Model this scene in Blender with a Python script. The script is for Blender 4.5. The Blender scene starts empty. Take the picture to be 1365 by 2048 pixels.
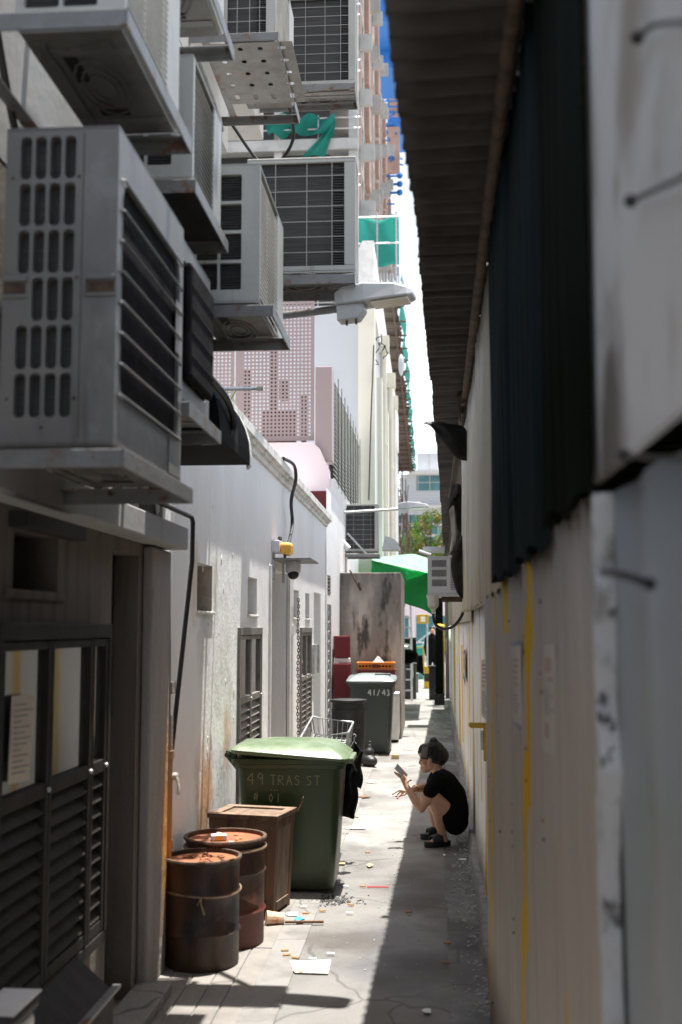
import bpy, bmesh, math, random
from mathutils import Vector, Matrix
random.seed(7)
sc = bpy.context.scene
COL = sc.collection
V = Vector
# ------------------------------------------------------------------ camera
FPX = 2275.0
PITCH = math.atan(231/FPX); YAW = math.atan(173.5/FPX*math.cos(PITCH))
EYE = V((0, 0, 1.7))
Fw = V((-math.sin(YAW)*math.cos(PITCH), math.cos(YAW)*math.cos(PITCH), math.sin(PITCH)))
Rt = V((math.cos(YAW), math.sin(YAW), 0)); Up = Rt.cross(Fw)
def ray(px, py): return Fw + Rt*((px-682.5)/FPX) + Up*((1024-py)/FPX)
def P(px, py, Y):
    d = ray(px, py); return EYE + d*(Y/d.y)
def PX(px, py, X):
    d = ray(px, py); return EYE + d*(X/d.x)
def PZ(px, py, Z=0.0):
    d = ray(px, py); return EYE + d*((Z-1.7)/d.z)
cd = bpy.data.cameras.new('camera'); cam = bpy.data.objects.new('camera', cd); COL.objects.link(cam)
cam.matrix_world = Matrix.Translation(EYE) @ Matrix((Rt, Up, -Fw)).transposed().to_4x4()
cd.sensor_fit = 'VERTICAL'; cd.sensor_height = 36; cd.sensor_width = 24
cd.lens = 36*FPX/2048; cd.clip_start = 0.05; cd.clip_end = 3000
cd.dof.use_dof = True; cd.dof.focus_distance = 9.2; cd.dof.aperture_fstop = 2.5
sc.camera = cam
# ------------------------------------------------------------------ light
SUN = V((.092, .10, 1)).normalized()
w = bpy.data.worlds.new('World'); sc.world = w; w.use_nodes = True
nt = w.node_tree; bg = nt.nodes['Background']; sk = nt.nodes.new('ShaderNodeTexSky')
sk.sky_type = 'NISHITA'; sk.sun_disc = False
sk.sun_elevation = math.asin(SUN.z); sk.sun_rotation = math.atan2(SUN.x, SUN.y)
sk.air_density = 1.0; sk.dust_density = 4.0; sk.ozone_density = 1.0
tc = nt.nodes.new('ShaderNodeTexCoord'); sx = nt.nodes.new('ShaderNodeSeparateXYZ'); nt.links.new(tc.outputs['Generated'], sx.inputs[0])
mr = nt.nodes.new('ShaderNodeMapRange'); mr.interpolation_type = 'SMOOTHSTEP'                      # tropical haze whitening the low sky
for i_, x_ in ((1, .05), (2, .75), (3, .85), (4, 0.)): mr.inputs[i_].default_value = x_
nt.links.new(sx.outputs[2], mr.inputs[0]); mxs = nt.nodes.new('ShaderNodeMixRGB'); nt.links.new(mr.outputs[0], mxs.inputs[0])
nt.links.new(sk.outputs[0], mxs.inputs[1]); mxs.inputs[2].default_value = (8.2, 8.9, 9.6, 1); nt.links.new(mxs.outputs[0], bg.inputs[0]); bg.inputs[1].default_value = 0.085
ld = bpy.data.lights.new('sun', 'SUN'); ld.energy = 5.0; ld.angle = math.radians(.53); ld.color = (1, .968, .91)
lo = bpy.data.objects.new('sun', ld); COL.objects.link(lo); lo.rotation_euler = SUN.to_track_quat('Z', 'Y').to_euler()
lo.location = (0, 0, 30)
vs = sc.view_settings; vs.view_transform = 'Standard'; vs.look = 'None'; vs.exposure = 1.3; vs.gamma = 1
# ------------------------------------------------------------------ materials
def mat(name, base, rough=.6, metal=0., layers=(), bump=(), spec=.5, alpha=None, coat=0, trans=None):
    """base colour plus a stack of wear, paint and tone layers, all driven by world position."""
    m = bpy.data.materials.new(name); m.use_nodes = True
    t = m.node_tree; N = t.nodes; L = t.links; b = N['Principled BSDF']
    b.inputs['Roughness'].default_value = rough; b.inputs['Metallic'].default_value = metal
    b.inputs['Specular IOR Level'].default_value = spec
    if coat: b.inputs['Coat Weight'].default_value = coat
    geo = N.new('ShaderNodeNewGeometry'); pos = geo.outputs['Position']
    def noise(scale, det=5, dist=0.):
        mp = N.new('ShaderNodeMapping'); mp.inputs['Scale'].default_value = scale if isinstance(scale, tuple) else (scale,)*3
        L.new(pos, mp.inputs[0]); n = N.new('ShaderNodeTexNoise'); n.inputs['Scale'].default_value = 1
        n.inputs['Detail'].default_value = det; n.inputs['Roughness'].default_value = .62; n.inputs['Distortion'].default_value = dist
        L.new(mp.outputs[0], n.inputs['Vector']); return n.outputs['Fac']
    def rng(s, a, c, lo=0., hi=1.):
        r = N.new('ShaderNodeMapRange'); r.interpolation_type = 'SMOOTHSTEP'
        for i, x in ((1, a), (2, c), (3, lo), (4, hi)): r.inputs[i].default_value = x
        L.new(s, r.inputs[0]); return r.outputs[0]
    def mth(op, a, c):
        q = N.new('ShaderNodeMath'); q.operation = op
        for i, x in enumerate((a, c)):
            if isinstance(x, (int, float)): q.inputs[i].default_value = x
            else: L.new(x, q.inputs[i])
        return q.outputs[0]
    def sep():
        s = N.new('ShaderNodeSeparateXYZ'); L.new(pos, s.inputs[0]); return s.outputs
    cur = None; rcur = None
    def mix(c, mask):
        nonlocal cur
        x = N.new('ShaderNodeMixRGB'); L.new(mask, x.inputs[0])
        if cur is None: x.inputs[1].default_value = (*base, 1)
        else: L.new(cur, x.inputs[1])
        x.inputs[2].default_value = (*c, 1); cur = x.outputs[0]
    for l in layers:
        k, c = l[0], l[1]
        if k == 'n':      # noise patches: scale, lo, hi, strength
            msk = mth('MULTIPLY', rng(noise(l[2]), l[3], l[4]), l[5])
        elif k == 'blob': # centre, radii, noise scale, strength
            sb = N.new('ShaderNodeVectorMath'); sb.operation = 'SUBTRACT'; L.new(pos, sb.inputs[0]); sb.inputs[1].default_value = l[2]
            dv = N.new('ShaderNodeVectorMath'); dv.operation = 'DIVIDE'; L.new(sb.outputs[0], dv.inputs[0]); dv.inputs[1].default_value = l[3]
            ln = N.new('ShaderNodeVectorMath'); ln.operation = 'LENGTH'; L.new(dv.outputs[0], ln.inputs[0])
            d = mth('ADD', ln.outputs['Value'], mth('MULTIPLY', mth('SUBTRACT', noise(l[4]), .5), 1.6))
            msk = mth('MULTIPLY', rng(d, 1.0, .25), l[5])
        elif k == 'grad': # axis, v0, v1, noise scale, noise amount, strength
            d = mth('ADD', sep()[l[2]], mth('MULTIPLY', mth('SUBTRACT', noise(l[5]), .5), l[6]))
            msk = mth('MULTIPLY', rng(d, l[3], l[4]), l[7])
        elif k == 'band': # painted band along z at y0, half width, slope, z0, z1
            s = sep()
            yy = mth('SUBTRACT', s[1], mth('MULTIPLY', s[2], l[4]))
            d = mth('ABSOLUTE', mth('SUBTRACT', yy, l[2]), 0)
            e = mth('ADD', d, mth('MULTIPLY', mth('SUBTRACT', noise((30, 30, 6)), .5), l[3]*.4))
            msk = mth('LESS_THAN', e, l[3])
            msk = mth('MULTIPLY', msk, mth('GREATER_THAN', s[2], l[5])); msk = mth('MULTIPLY', msk, mth('LESS_THAN', s[2], l[6]))
        elif k == 'nz':   # normal up (crate dust, lid sheen)
            s = N.new('ShaderNodeSeparateXYZ'); L.new(geo.outputs['Normal'], s.inputs[0])
            msk = mth('MULTIPLY', mth('MULTIPLY', rng(s.outputs[2], .5, .9), rng(noise(l[2]), l[3], l[4])), l[5])
        elif k == 'line': # crack lines: scale, width
            vo = N.new('ShaderNodeTexVoronoi'); vo.feature = 'DISTANCE_TO_EDGE'; vo.inputs['Scale'].default_value = l[2]
            w2 = N.new('ShaderNodeMixRGB'); w2.blend_type = 'ADD'; w2.inputs[0].default_value = .25
            nn = N.new('ShaderNodeTexNoise'); nn.inputs['Scale'].default_value = 3; L.new(pos, nn.inputs['Vector'])
            L.new(pos, w2.inputs[1]); L.new(nn.outputs['Color'], w2.inputs[2]); L.new(w2.outputs[0], vo.inputs['Vector'])
            msk = mth('MULTIPLY', mth('LESS_THAN', vo.outputs['Distance'], l[3]), l[4])
        mix(c, msk)
        if len(l) and isinstance(l[-1], str) and l[-1].startswith('r'):
            pass
    if cur is not None: L.new(cur, b.inputs['Base Color'])
    else: b.inputs['Base Color'].default_value = (*base, 1)
    h = None
    for (s, d) in bump:
        bp = N.new('ShaderNodeBump'); bp.inputs['Strength'].default_value = 1; bp.inputs['Distance'].default_value = d
        L.new(noise(s, 6), bp.inputs['Height'])
        if h is not None: L.new(h, bp.inputs['Normal'])
        h = bp.outputs[0]
    if h is not None: L.new(h, b.inputs['Normal'])
    if alpha is not None: b.inputs['Alpha'].default_value = alpha
    if trans:
        tr = N.new('ShaderNodeBsdfTranslucent'); tr.inputs[0].default_value = (*trans, 1)
        mx = N.new('ShaderNodeMixShader'); mx.inputs[0].default_value = .45
        L.new(b.outputs[0], mx.inputs[1]); L.new(tr.outputs[0], mx.inputs[2])
        L.new(mx.outputs[0], N['Material Output'].inputs[0])
    m['h'] = 1
    return m
def rough_noise(m, scale, lo, hi, a, c):
    t = m.node_tree; N = t.nodes; L = t.links; b = N['Principled BSDF']
    g = N.new('ShaderNodeNewGeometry'); n = N.new('ShaderNodeTexNoise'); n.inputs['Scale'].default_value = scale; n.inputs['Detail'].default_value = 5
    L.new(g.outputs['Position'], n.inputs['Vector']); r = N.new('ShaderNodeMapRange')
    for i, x in ((1, lo), (2, hi), (3, a), (4, c)): r.inputs[i].default_value = x
    L.new(n.outputs['Fac'], r.inputs[0]); L.new(r.outputs[0], b.inputs['Roughness']); return m
# ------------------------------------------------------------------ mesh building
ORG = {}
class MB:
    def __init__(s): s.v = []; s.f = []
    def add(s, vs_, fs):
        o = len(s.v); s.v += [V(p) for p in vs_]; s.f += [tuple(i+o for i in f) for f in fs]; return s
    def box(s, x0, x1, y0, y1, z0, z1, M=None):
        p = [V((x, y, z)) for x in (x0, x1) for y in (y0, y1) for z in (z0, z1)]
        if M is not None: p = [M @ q for q in p]
        return s.add(p, [(0,1,3,2),(4,6,7,5),(0,4,5,1),(2,3,7,6),(0,2,6,4),(1,5,7,3)])
    def beam(s, a, b, wx, wz, up=V((0,0,1))):
        a = V(a); b = V(b); d = (b-a).normalized(); u = d.cross(up)
        if u.length < 1e-4: u = d.cross(V((0,1,0)))
        u.normalize(); n = u.cross(d)
        p = [q+u*(i*wx/2)+n*(j*wz/2) for q in (a, b) for i in (-1, 1) for j in (-1, 1)]
        return s.add(p, [(0,1,3,2),(4,6,7,5),(0,4,5,1),(2,3,7,6),(0,2,6,4),(1,5,7,3)])
    def tube(s, pts, r, n=8, closed=False):
        pts = [V(p) for p in pts]; k = len(pts); rs = r if isinstance(r, (list, tuple)) else [r]*k
        o = len(s.v); u = None
        for i, p in enumerate(pts):
            if closed: d = (pts[(i+1) % k]-pts[i-1]).normalized()
            else: d = (pts[min(i+1, k-1)]-pts[max(i-1, 0)]).normalized()
            if u is None:
                u = d.cross(V((0, 0, 1)))
                if u.length < 1e-3: u = d.cross(V((0, 1, 0)))
            u = (u-d*u.dot(d)).normalized(); q = d.cross(u)
            for j in range(n):
                a = 2*math.pi*j/n; s.v.append(p+(u*math.cos(a)+q*math.sin(a))*rs[i])
        for i in range(k if closed else k-1):
            for j in range(n):
                a = o+i*n; b = o+((i+1) % k)*n; s.f.append((a+j, a+(j+1) % n, b+(j+1) % n, b+j))
        if not closed: s.f.append(tuple(o+j for j in range(n))[::-1]); s.f.append(tuple(o+(k-1)*n+j for j in range(n)))
        return s
    def lathe(s, c, prof, n=32, M=None, caps=True):
        c = V(c); o = len(s.v)
        for r, z in prof:
            for j in range(n):
                a = 2*math.pi*j/n; q = V((r*math.cos(a), r*math.sin(a), z)); s.v.append(c+(M @ q if M is not None else q))
        for i in range(len(prof)-1):
            for j in range(n): a = o+i*n; s.f.append((a+j, a+(j+1) % n, a+n+(j+1) % n, a+n+j))
        if caps: s.f.append(tuple(o+j for j in range(n))[::-1]); s.f.append(tuple(o+(len(prof)-1)*n+j for j in range(n)))
        return s
    def prism(s, poly, ext):
        k = len(poly); p = [V(q) for q in poly]; e = V(ext)
        return s.add(p+[q+e for q in p], [tuple(range(k))[::-1], tuple(range(k, 2*k))]+[(i, (i+1) % k, k+(i+1) % k, k+i) for i in range(k)])
    def grid(s, nu, nv, fn):
        return s.add([fn(i/(nu-1), j/(nv-1)) for i in range(nu) for j in range(nv)],
                     [(i*nv+j, (i+1)*nv+j, (i+1)*nv+j+1, i*nv+j+1) for i in range(nu-1) for j in range(nv-1)])
    def ball(s, c, r, n=12, M=None):
        c = V(c); rr = V((r,)*3) if isinstance(r, (int, float)) else V(r); o = len(s.v); h = n//2
        for i in range(1, h):
            t = math.pi*i/h
            for j in range(n):
                a = 2*math.pi*j/n; q = V((rr.x*math.sin(t)*math.cos(a), rr.y*math.sin(t)*math.sin(a), rr.z*math.cos(t)))
                s.v.append(c+(M @ q if M is not None else q))
        for q in (V((0, 0, rr.z)), V((0, 0, -rr.z))): s.v.append(c+(M @ q if M is not None else q))
        tp = o+(h-1)*n; bt = tp+1
        for i in range(h-2):
            for j in range(n): a = o+i*n; s.f.append((a+j, a+n+j, a+n+(j+1) % n, a+(j+1) % n))
        for j in range(n):
            s.f.append((tp, o+j, o+(j+1) % n)); a = o+(h-2)*n; s.f.append((bt, a+(j+1) % n, a+j))
        return s
    def cap(s, p0, r0, p1, r1, n=14):      # tapered limb with round ends
        p0 = V(p0); p1 = V(p1); s.ball(p0, r0, n); s.ball(p1, r1, n); return s.tube([p0, p1], [r0, r1], n)
    def chain(s, pts, n=14):
        for (a, ra), (b, rb) in zip(pts, pts[1:]): s.cap(a, ra, b, rb, n)
        return s
    def plate(s, O, u, v, nrm, us, vs_, hole, t):
        """plate with real holes: hole(i,j) -> None or (mu, mv, r)"""
        O = V(O); u = V(u); v = V(v); n = V(nrm)*t
        for i in range(len(us)-1):
            for j in range(len(vs_)-1):
                a0, a1, b0, b1 = us[i], us[i+1], vs_[j], vs_[j+1]; h = hole(i, j)
                if h is None:
                    q = [O+u*x+v*y for x, y in ((a0, b0), (a1, b0), (a1, b1), (a0, b1))]
                    s.add(q+[p-n for p in q], [(0, 1, 2, 3), (7, 6, 5, 4)]); continue
                mu, mv, r = h; inn = []; out = []
                for cx, cy, sx, sy, a in ((a1-mu-r, b1-mv-r, a1, b1, 0), (a0+mu+r, b1-mv-r, a0, b1, 90), (a0+mu+r, b0+mv+r, a0, b0, 180), (a1-mu-r, b0+mv+r, a1, b0, 270)):
                    for k in (0, 1, 2):
                        th = math.radians(a+45*k); inn.append((cx+r*math.cos(th), cy+r*math.sin(th)))
                        if k == 1: out.append((sx, sy))
                        elif (a in (0, 180)) == (k == 0): out.append((sx, cy+ (r if a == 0 else -r)*0))
                        else: out.append((cx, sy))
                K = len(inn); pi = [O+u*x+v*y for x, y in inn]; po = [O+u*x+v*y for x, y in out]
                s.add(pi+po+[p-n for p in pi], [(k, K+k, K+(k+1) % K, (k+1) % K) for k in range(K)]+[(2*K+k, k, (k+1) % K, 2*K+(k+1) % K) for k in range(K)])
        return s
    def pieces(s):
        par = list(range(len(s.v)))
        def fd(i):
            while par[i] != i: par[i] = par[par[i]]; i = par[i]
            return i
        for f in s.f:
            a = fd(f[0])
            for q in f[1:]: par[fd(q)] = a
        g = {}
        for f in s.f: g.setdefault(fd(f[0]), []).append(f)
        out = []
        for fs in g.values():
            ids = sorted({i for f in fs for i in f}); mp = {i: k for k, i in enumerate(ids)}; q = MB(); q.v = [s.v[i] for i in ids]; q.f = [tuple(mp[i] for i in f) for f in fs]; out.append(q)
        return out
    def each(s, name, m, parent, **kw):      # every loose piece becomes a part of its own
        ps = s.pieces(); ps.sort(key=lambda q: q.v[0].y); o = None
        for q in ps[:100]: o = q.build(name, m, parent, **kw)
        if len(ps) > 100:
            r = MB()
            for q in ps[100:]: r.add(q.v, q.f)
            o2 = r.build(name, m, parent, **kw); o2['kind'] = 'stuff'
        return o
    def build(s, name, m, parent=None, loc=None, smooth=False, bevel=0., solid=0., seg=2, sub=0):
        if parent is not None: org = ORG[parent.name]
        elif loc is not None: org = V(loc)
        else:
            xs = [p.x for p in s.v]; ys = [p.y for p in s.v]; org = V(((min(xs)+max(xs))/2, (min(ys)+max(ys))/2, min(p.z for p in s.v)))
        me = bpy.data.meshes.new(name); me.from_pydata([p-org for p in s.v], [], s.f); me.validate(); me.update()
        bm = bmesh.new(); bm.from_mesh(me); bmesh.ops.recalc_face_normals(bm, faces=bm.faces[:]); bm.to_mesh(me); bm.free()
        if smooth: me.polygons.foreach_set('use_smooth', [True]*len(me.polygons))
        me.materials.append(m); o = bpy.data.objects.new(name, me); COL.objects.link(o)
        if parent is not None: o.parent = parent
        else: o.location = org
        ORG[o.name] = org
        if solid: q = o.modifiers.new('solidify', 'SOLIDIFY'); q.thickness = solid; q.offset = 0
        if bevel: q = o.modifiers.new('bevel', 'BEVEL'); q.width = bevel; q.segments = seg; q.limit_method = 'ANGLE'; q.angle_limit = .7
        if sub: q = o.modifiers.new('sub', 'SUBSURF'); q.levels = sub; q.render_levels = sub
        if smooth and not bevel:
            try: me.set_sharp_from_angle(angle=.75)
            except Exception: pass
        return o
def tag(o, label, cat, group=None):
    o['label'] = label; o['category'] = cat
    if group: o['group'] = group
    return o
def thing(name, label, cat, loc, group=None):
    o = bpy.data.objects.new(name, None); o.empty_display_size = .1; COL.objects.link(o); o.location = loc; ORG[o.name] = V(loc)
    return tag(o, label, cat, group)
def structure(o): o['kind'] = 'structure'; return o
def copy_tree(o, dloc, label=None, parent=None):
    c = o.copy(); COL.objects.link(c)
    if parent is None:
        c.location = V(o.location)+V(dloc); ORG[c.name] = ORG[o.name]+V(dloc)
        if label: c['label'] = label
    else: c.parent = parent
    for ch in [q for q in bpy.data.objects if q.parent == o]: copy_tree(ch, dloc, None, c)
    return c
def remeshed(mb, voxel, it=6, fac=.5):
    """one continuous surface grown over joined limbs"""
    me = bpy.data.meshes.new('tmp'); me.from_pydata(mb.v, [], mb.f); me.update()
    bm = bmesh.new(); bm.from_mesh(me); bmesh.ops.recalc_face_normals(bm, faces=bm.faces[:]); bm.to_mesh(me); bm.free()
    o = bpy.data.objects.new('tmp', me); COL.objects.link(o)
    r = o.modifiers.new('r', 'REMESH'); r.mode = 'VOXEL'; r.voxel_size = voxel
    q = o.modifiers.new('s', 'SMOOTH'); q.factor = fac; q.iterations = it
    dg = bpy.context.evaluated_depsgraph_get(); dg.update(); ev = o.evaluated_get(dg).to_mesh()
    out = MB(); out.v = [v.co.copy() for v in ev.vertices]; out.f = [tuple(p.vertices) for p in ev.polygons]
    bpy.data.objects.remove(o); return out
STROKE = {'4': [[(.45,0),(.45,1)],[(.4,1),(0,.4),(.6,.4)]], '9': [[(.5,.7),(.3,.5),(.05,.7),(.25,1),(.5,.8),(.45,0)]], 'T': [[(0,1),(.6,1)],[(.3,1),(.3,0)]],
 'R': [[(0,0),(0,1),(.45,.9),(.45,.6),(0,.5)],[(.1,.5),(.55,0)]], 'A': [[(0,0),(.28,1),(.55,0)],[(.12,.4),(.45,.4)]], 'S': [[(.5,.9),(.2,1),(.05,.75),(.45,.4),(.35,.05),(0,.1)]],
 '#': [[(.15,0),(.25,1)],[(.4,0),(.5,1)],[(0,.35),(.6,.35)],[(.05,.68),(.65,.68)]], '0': [[(.25,0),(.03,.5),(.25,1),(.48,.5),(.25,0)]], '1': [[(.25,0),(.28,1)]],
 '2': [[(.05,.8),(.25,1),(.45,.75),(0,0),(.5,0)]], '/': [[(0,-.05),(.4,1.05)]], '3': [[(.05,.95),(.4,.9),(.2,.55),(.45,.3),(.3,0),(0,.08)]], '-': [[(0,.5),(.45,.52)]]}
def write(mb, text, O, u, v, h, th, gap=.85):
    """chalk strokes laid on a surface at O with unit axes u, v"""
    x = 0; u = V(u); v = V(v); n = u.cross(v)
    for ch in text:
        for pl in STROKE.get(ch, []):
            pts = [V(O)+u*(x+a*h)+v*(b*h+random.uniform(-.03, .03)*h) for a, b in pl]
            for a, b in zip(pts, pts[1:]):
                d = (b-a).normalized(); q = d.cross(n)*th/2
                mb.add([a-q, a+q, b+q, b-q, a-q+n*.001, a+q+n*.001, b+q+n*.001, b-q+n*.001], [(3,2,1,0),(4,5,6,7),(0,1,5,4),(1,2,6,5),(2,3,7,6),(3,0,4,7)])
        x += h*gap
# ------------------------------------------------------------------ palette
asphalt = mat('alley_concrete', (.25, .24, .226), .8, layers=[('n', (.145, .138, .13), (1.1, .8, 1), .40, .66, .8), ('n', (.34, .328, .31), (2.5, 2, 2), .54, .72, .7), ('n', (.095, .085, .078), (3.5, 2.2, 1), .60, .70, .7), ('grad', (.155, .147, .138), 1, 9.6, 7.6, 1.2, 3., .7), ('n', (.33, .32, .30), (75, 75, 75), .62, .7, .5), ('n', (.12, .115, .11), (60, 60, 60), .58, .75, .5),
    ('n', (.10, .09, .08), (9, 7, 9), .66, .74, .6), ('line', (.09, .085, .08), .55, .005, .75), ('blob', (.11, .11, .115), (-.06, 6.2, 0), (.55, 1.0, 1), 3, .95), ('blob', (.10, .095, .09), (-.08, 7.6, 0), (.35, 1.0, 1), 3, .9), ('blob', (.10, .09, .08), (-.5, 6.4, 0), (.5, .35, 1), 4, .85)], bump=[(70, .004), (8, .006)])  # damp blobs deepened and widened so the eave's shade is painted in
rough_noise(asphalt, 1.3, .38, .62, .32, .85)
edging = mat('edging_concrete', (.21, .20, .187), .85, layers=[('n', (.12, .112, .104), 3., .45, .7, .8), ('n', (.16, .15, .14), (40, 40, 40), .6, .75, .5), ('line', (.08, .07, .06), 1.3, .006, .8)], bump=[(50, .004)])
sidem = mat('side_concrete', (.15, .15, .15), .75, layers=[('n', (.12, .118, .115), (1.5, 1.2, 1), .40, .64, .85), ('n', (.25, .247, .24), 4., .58, .72, .6), ('n', (.06, .06, .06), (30, 30, 30), .62, .74, .6), ('blob', (.055, .055, .058), (.22, 6.55, 0), (.25, .5, 1), 3, .95), ('line', (.06, .06, .055), 1.1, .006, .8)], bump=[(50, .004)])  # strip and its damp blob coloured darker to paint in the shade
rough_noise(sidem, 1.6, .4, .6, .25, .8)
drainm = mat('drain_slab', (.215, .198, .178), .8, layers=[('n', (.12, .11, .098), 2.2, .42, .68, .8), ('n', (.12, .11, .1), (50, 50, 50), .6, .75, .5)], bump=[(60, .003)])
curbm = mat('rough_mortar', (.34, .34, .335), .95, layers=[('n', (.2, .19, .18), 14., .45, .65, .8)], bump=[(25, .02), (80, .006)])
dirtm = mat('ground_dirt', (.30, .28, .25), .9, layers=[('n', (.2, .19, .17), .3, .4, .6, .8)], bump=[(5, .02)])
annexm = mat('white_render', (.87, .87, .86), .8, layers=[('n', (.76, .755, .74), (1.2, 1.2, .5), .42, .72, .8), ('n', (.6, .59, .57), (9, 9, .5), .58, .8, .45), ('n', (.42, .36, .28), (22, 22, .6), .66, .76, .35),
    ('grad', (.42, .40, .37), 2, .45, .0, 3., .5, .7), ('blob', (.42, .41, .39), (-1.37, 6.95, 1.62), (.3, .3, .3), 5, .6), ('blob', (.45, .44, .42), (-1.37, 8.85, 1.68), (.3, .3, .16), 5, .5), ('blob', (.5, .48, .44), (-1.37, 7.7, 1.3), (.3, .5, .6), 4, .4), ('blob', (.36, .35, .33), (-1.37, 9.5, .3), (.3, 1.2, .4), 4, .6), ('blob', (.50, .25, .07), (-1.37, 7.0, .62), (.3, .34, .5), 4, .85), ('blob', (.50, .24, .06), (-1.37, 7.75, .95), (.3, .2, .3), 4, .55),
    ('blob', (.55, .42, .22), (-1.37, 6.62, 1.95), (.3, .25, .3), 5, .5), ('blob', (.5, .4, .24), (-1.37, 7.3, 2.0), (.3, .12, .3), 5, .45), ('n', (.3, .29, .27), (30, 30, 12), .70, .76, .6)], bump=[((4, 4, 2), .014), (40, .002)])
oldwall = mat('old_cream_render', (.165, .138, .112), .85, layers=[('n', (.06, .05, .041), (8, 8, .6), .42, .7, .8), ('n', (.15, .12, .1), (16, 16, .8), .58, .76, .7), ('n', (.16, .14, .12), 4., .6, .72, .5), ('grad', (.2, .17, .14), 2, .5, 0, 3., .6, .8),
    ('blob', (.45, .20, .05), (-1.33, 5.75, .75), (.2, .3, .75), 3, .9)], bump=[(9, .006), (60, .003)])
pilm = mat('pilaster_render', (.33, .30, .275), .85, layers=[('n', (.24, .21, .185), (6, 6, 1), .42, .7, .7), ('n', (.16, .13, .11), (20, 20, 6), .64, .72, .7), ('blob', (.52, .24, .05), (-1.33, 5.8, .75), (.2, .2, .7), 3, .95)], bump=[(12, .015), (60, .004)])
upperw = mat('grey_render', (.40, .40, .39), .85, layers=[('n', (.38, .37, .36), 1.5, .4, .7, .8), ('n', (.3, .28, .26), (10, 10, .6), .55, .75, .6)], bump=[(20, .002)])
cornm = mat('cornice_stone', (.74, .72, .68), .85, layers=[('n', (.45, .43, .4), 6., .45, .65, .8), ('n', (.2, .19, .17), (14, 14, 14), .62, .72, .7)], bump=[(30, .01)])
nichem = mat('niche_render', (.52, .46, .38), .85, layers=[('n', (.36, .31, .25), 6., .45, .7, .7)], bump=[(30, .006)])
acw = mat('ac_enamel', (.40, .405, .385), .45, layers=[('n', (.30, .30, .28), (3, 3, 1.4), .42, .7, .8), ('n', (.18, .155, .125), (14, 14, 1.0), .58, .76, .7), ('n', (.16, .15, .14), (60, 60, 40), .68, .76, .5)], bump=[(60, .001), ((5, 5, 3), .006)])
acg = mat('ac_grey_enamel', (.165, .163, .156), .45, layers=[('n', (.095, .097, .095), (3, 3, 1.2), .4, .7, .8), ('n', (.06, .05, .042), (12, 12, 1.2), .56, .74, .75), ('n', (.23, .235, .23), (4, 4, 4), .56, .72, .6)], bump=[(60, .001), ((5, 5, 3), .005)])
fanm = mat('matt_fan_mesh', (.014, .0135, .014), .95, spec=.08, layers=[('n', (.03, .028, .027), 8., .45, .65, .7)])
awnm = mat('matt_black_metal', (.006, .008, .0085), .85, spec=.12, layers=[('n', (.02, .019, .018), 6., .5, .7, .7)])
acdark = mat('ac_coil_dark', (.028, .028, .03), .55, layers=[('n', (.06, .058, .055), (3, 3, 150), .45, .6, .8)], bump=[((4, 4, 260), .004)])
acrib = mat('ac_rib_plastic', (.52, .50, .44), .55, layers=[('n', (.32, .30, .26), (5, 5, 5), .45, .7, .7)])
acpan = mat('ac_base_pan', (.17, .168, .16), .5, .2, layers=[('n', (.11, .10, .09), 7., .42, .66, .85), ('n', (.22, .09, .03), 11., .6, .7, .7)])
brk = mat('galvanised_bracket', (.2, .205, .208), .5, .35, layers=[('n', (.16, .158, .15), 9., .4, .65, .8), ('n', (.16, .065, .022), 10., .56, .66, .85)], bump=[(60, .002)])
steel = mat('galvanised_steel', (.5, .51, .52), .4, .6, layers=[('n', (.3, .3, .3), 12., .45, .65, .7)])
wirem = mat('grey_wire', (.42, .41, .39), .5, .3)
darkm = mat('dark_void', (.012, .012, .013), .9)
blackp = mat('black_plastic', (.010, .010, .011), .55, layers=[('n', (.05, .05, .05), 6., .5, .7, .7)])
rubber = mat('black_rubber', (.015, .015, .016), .5)
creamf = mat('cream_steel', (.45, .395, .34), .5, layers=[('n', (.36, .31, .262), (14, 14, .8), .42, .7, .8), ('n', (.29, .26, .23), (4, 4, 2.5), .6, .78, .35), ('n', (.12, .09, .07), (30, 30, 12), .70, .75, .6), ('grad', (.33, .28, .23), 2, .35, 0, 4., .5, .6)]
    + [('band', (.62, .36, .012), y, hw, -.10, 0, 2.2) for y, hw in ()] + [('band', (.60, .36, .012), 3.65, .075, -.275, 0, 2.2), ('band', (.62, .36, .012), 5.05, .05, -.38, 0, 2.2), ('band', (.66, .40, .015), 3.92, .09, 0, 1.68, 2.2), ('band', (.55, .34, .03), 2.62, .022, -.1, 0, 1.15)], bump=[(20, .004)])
farbands = [(5.3, .03, 0, 3), (6.45, .17, 0, 3), (6.95, .05, 0, 3), (7.5, .05, .6, 3), (8.3, .08, 0, 3), (9.2, .10, .2, 3), (10.2, .16, .5, 3), (10.9, .08, .0, 3), (12.0, .14, .2, 3), (13.2, .2, .4, 1.5), (14.6, .2, .2, 3), (16.2, .25, .5, 1.5), (19., .4, .3, 3)]
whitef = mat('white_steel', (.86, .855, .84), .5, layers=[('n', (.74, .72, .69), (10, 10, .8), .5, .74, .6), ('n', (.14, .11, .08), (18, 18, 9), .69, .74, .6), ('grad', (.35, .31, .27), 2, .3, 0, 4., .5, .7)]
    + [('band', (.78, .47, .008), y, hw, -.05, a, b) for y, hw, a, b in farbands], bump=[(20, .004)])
bluef = mat('navy_steel', (.0095, .021, .027), .7, spec=.15, layers=[('n', (.005, .011, .014), (9, 9, .8), .4, .65, .8), ('n', (.035, .04, .035), (20, 20, 1.2), .66, .74, .5)], bump=[(30, .003)])
greenf = mat('bottle_green_steel', (.004, .0075, .005), .75, spec=.12, layers=[('n', (.005, .008, .006), (6, 6, .8), .4, .65, .8), ('n', (.02, .024, .016), (20, 20, .8), .66, .74, .5)], bump=[(30, .003)])
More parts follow.
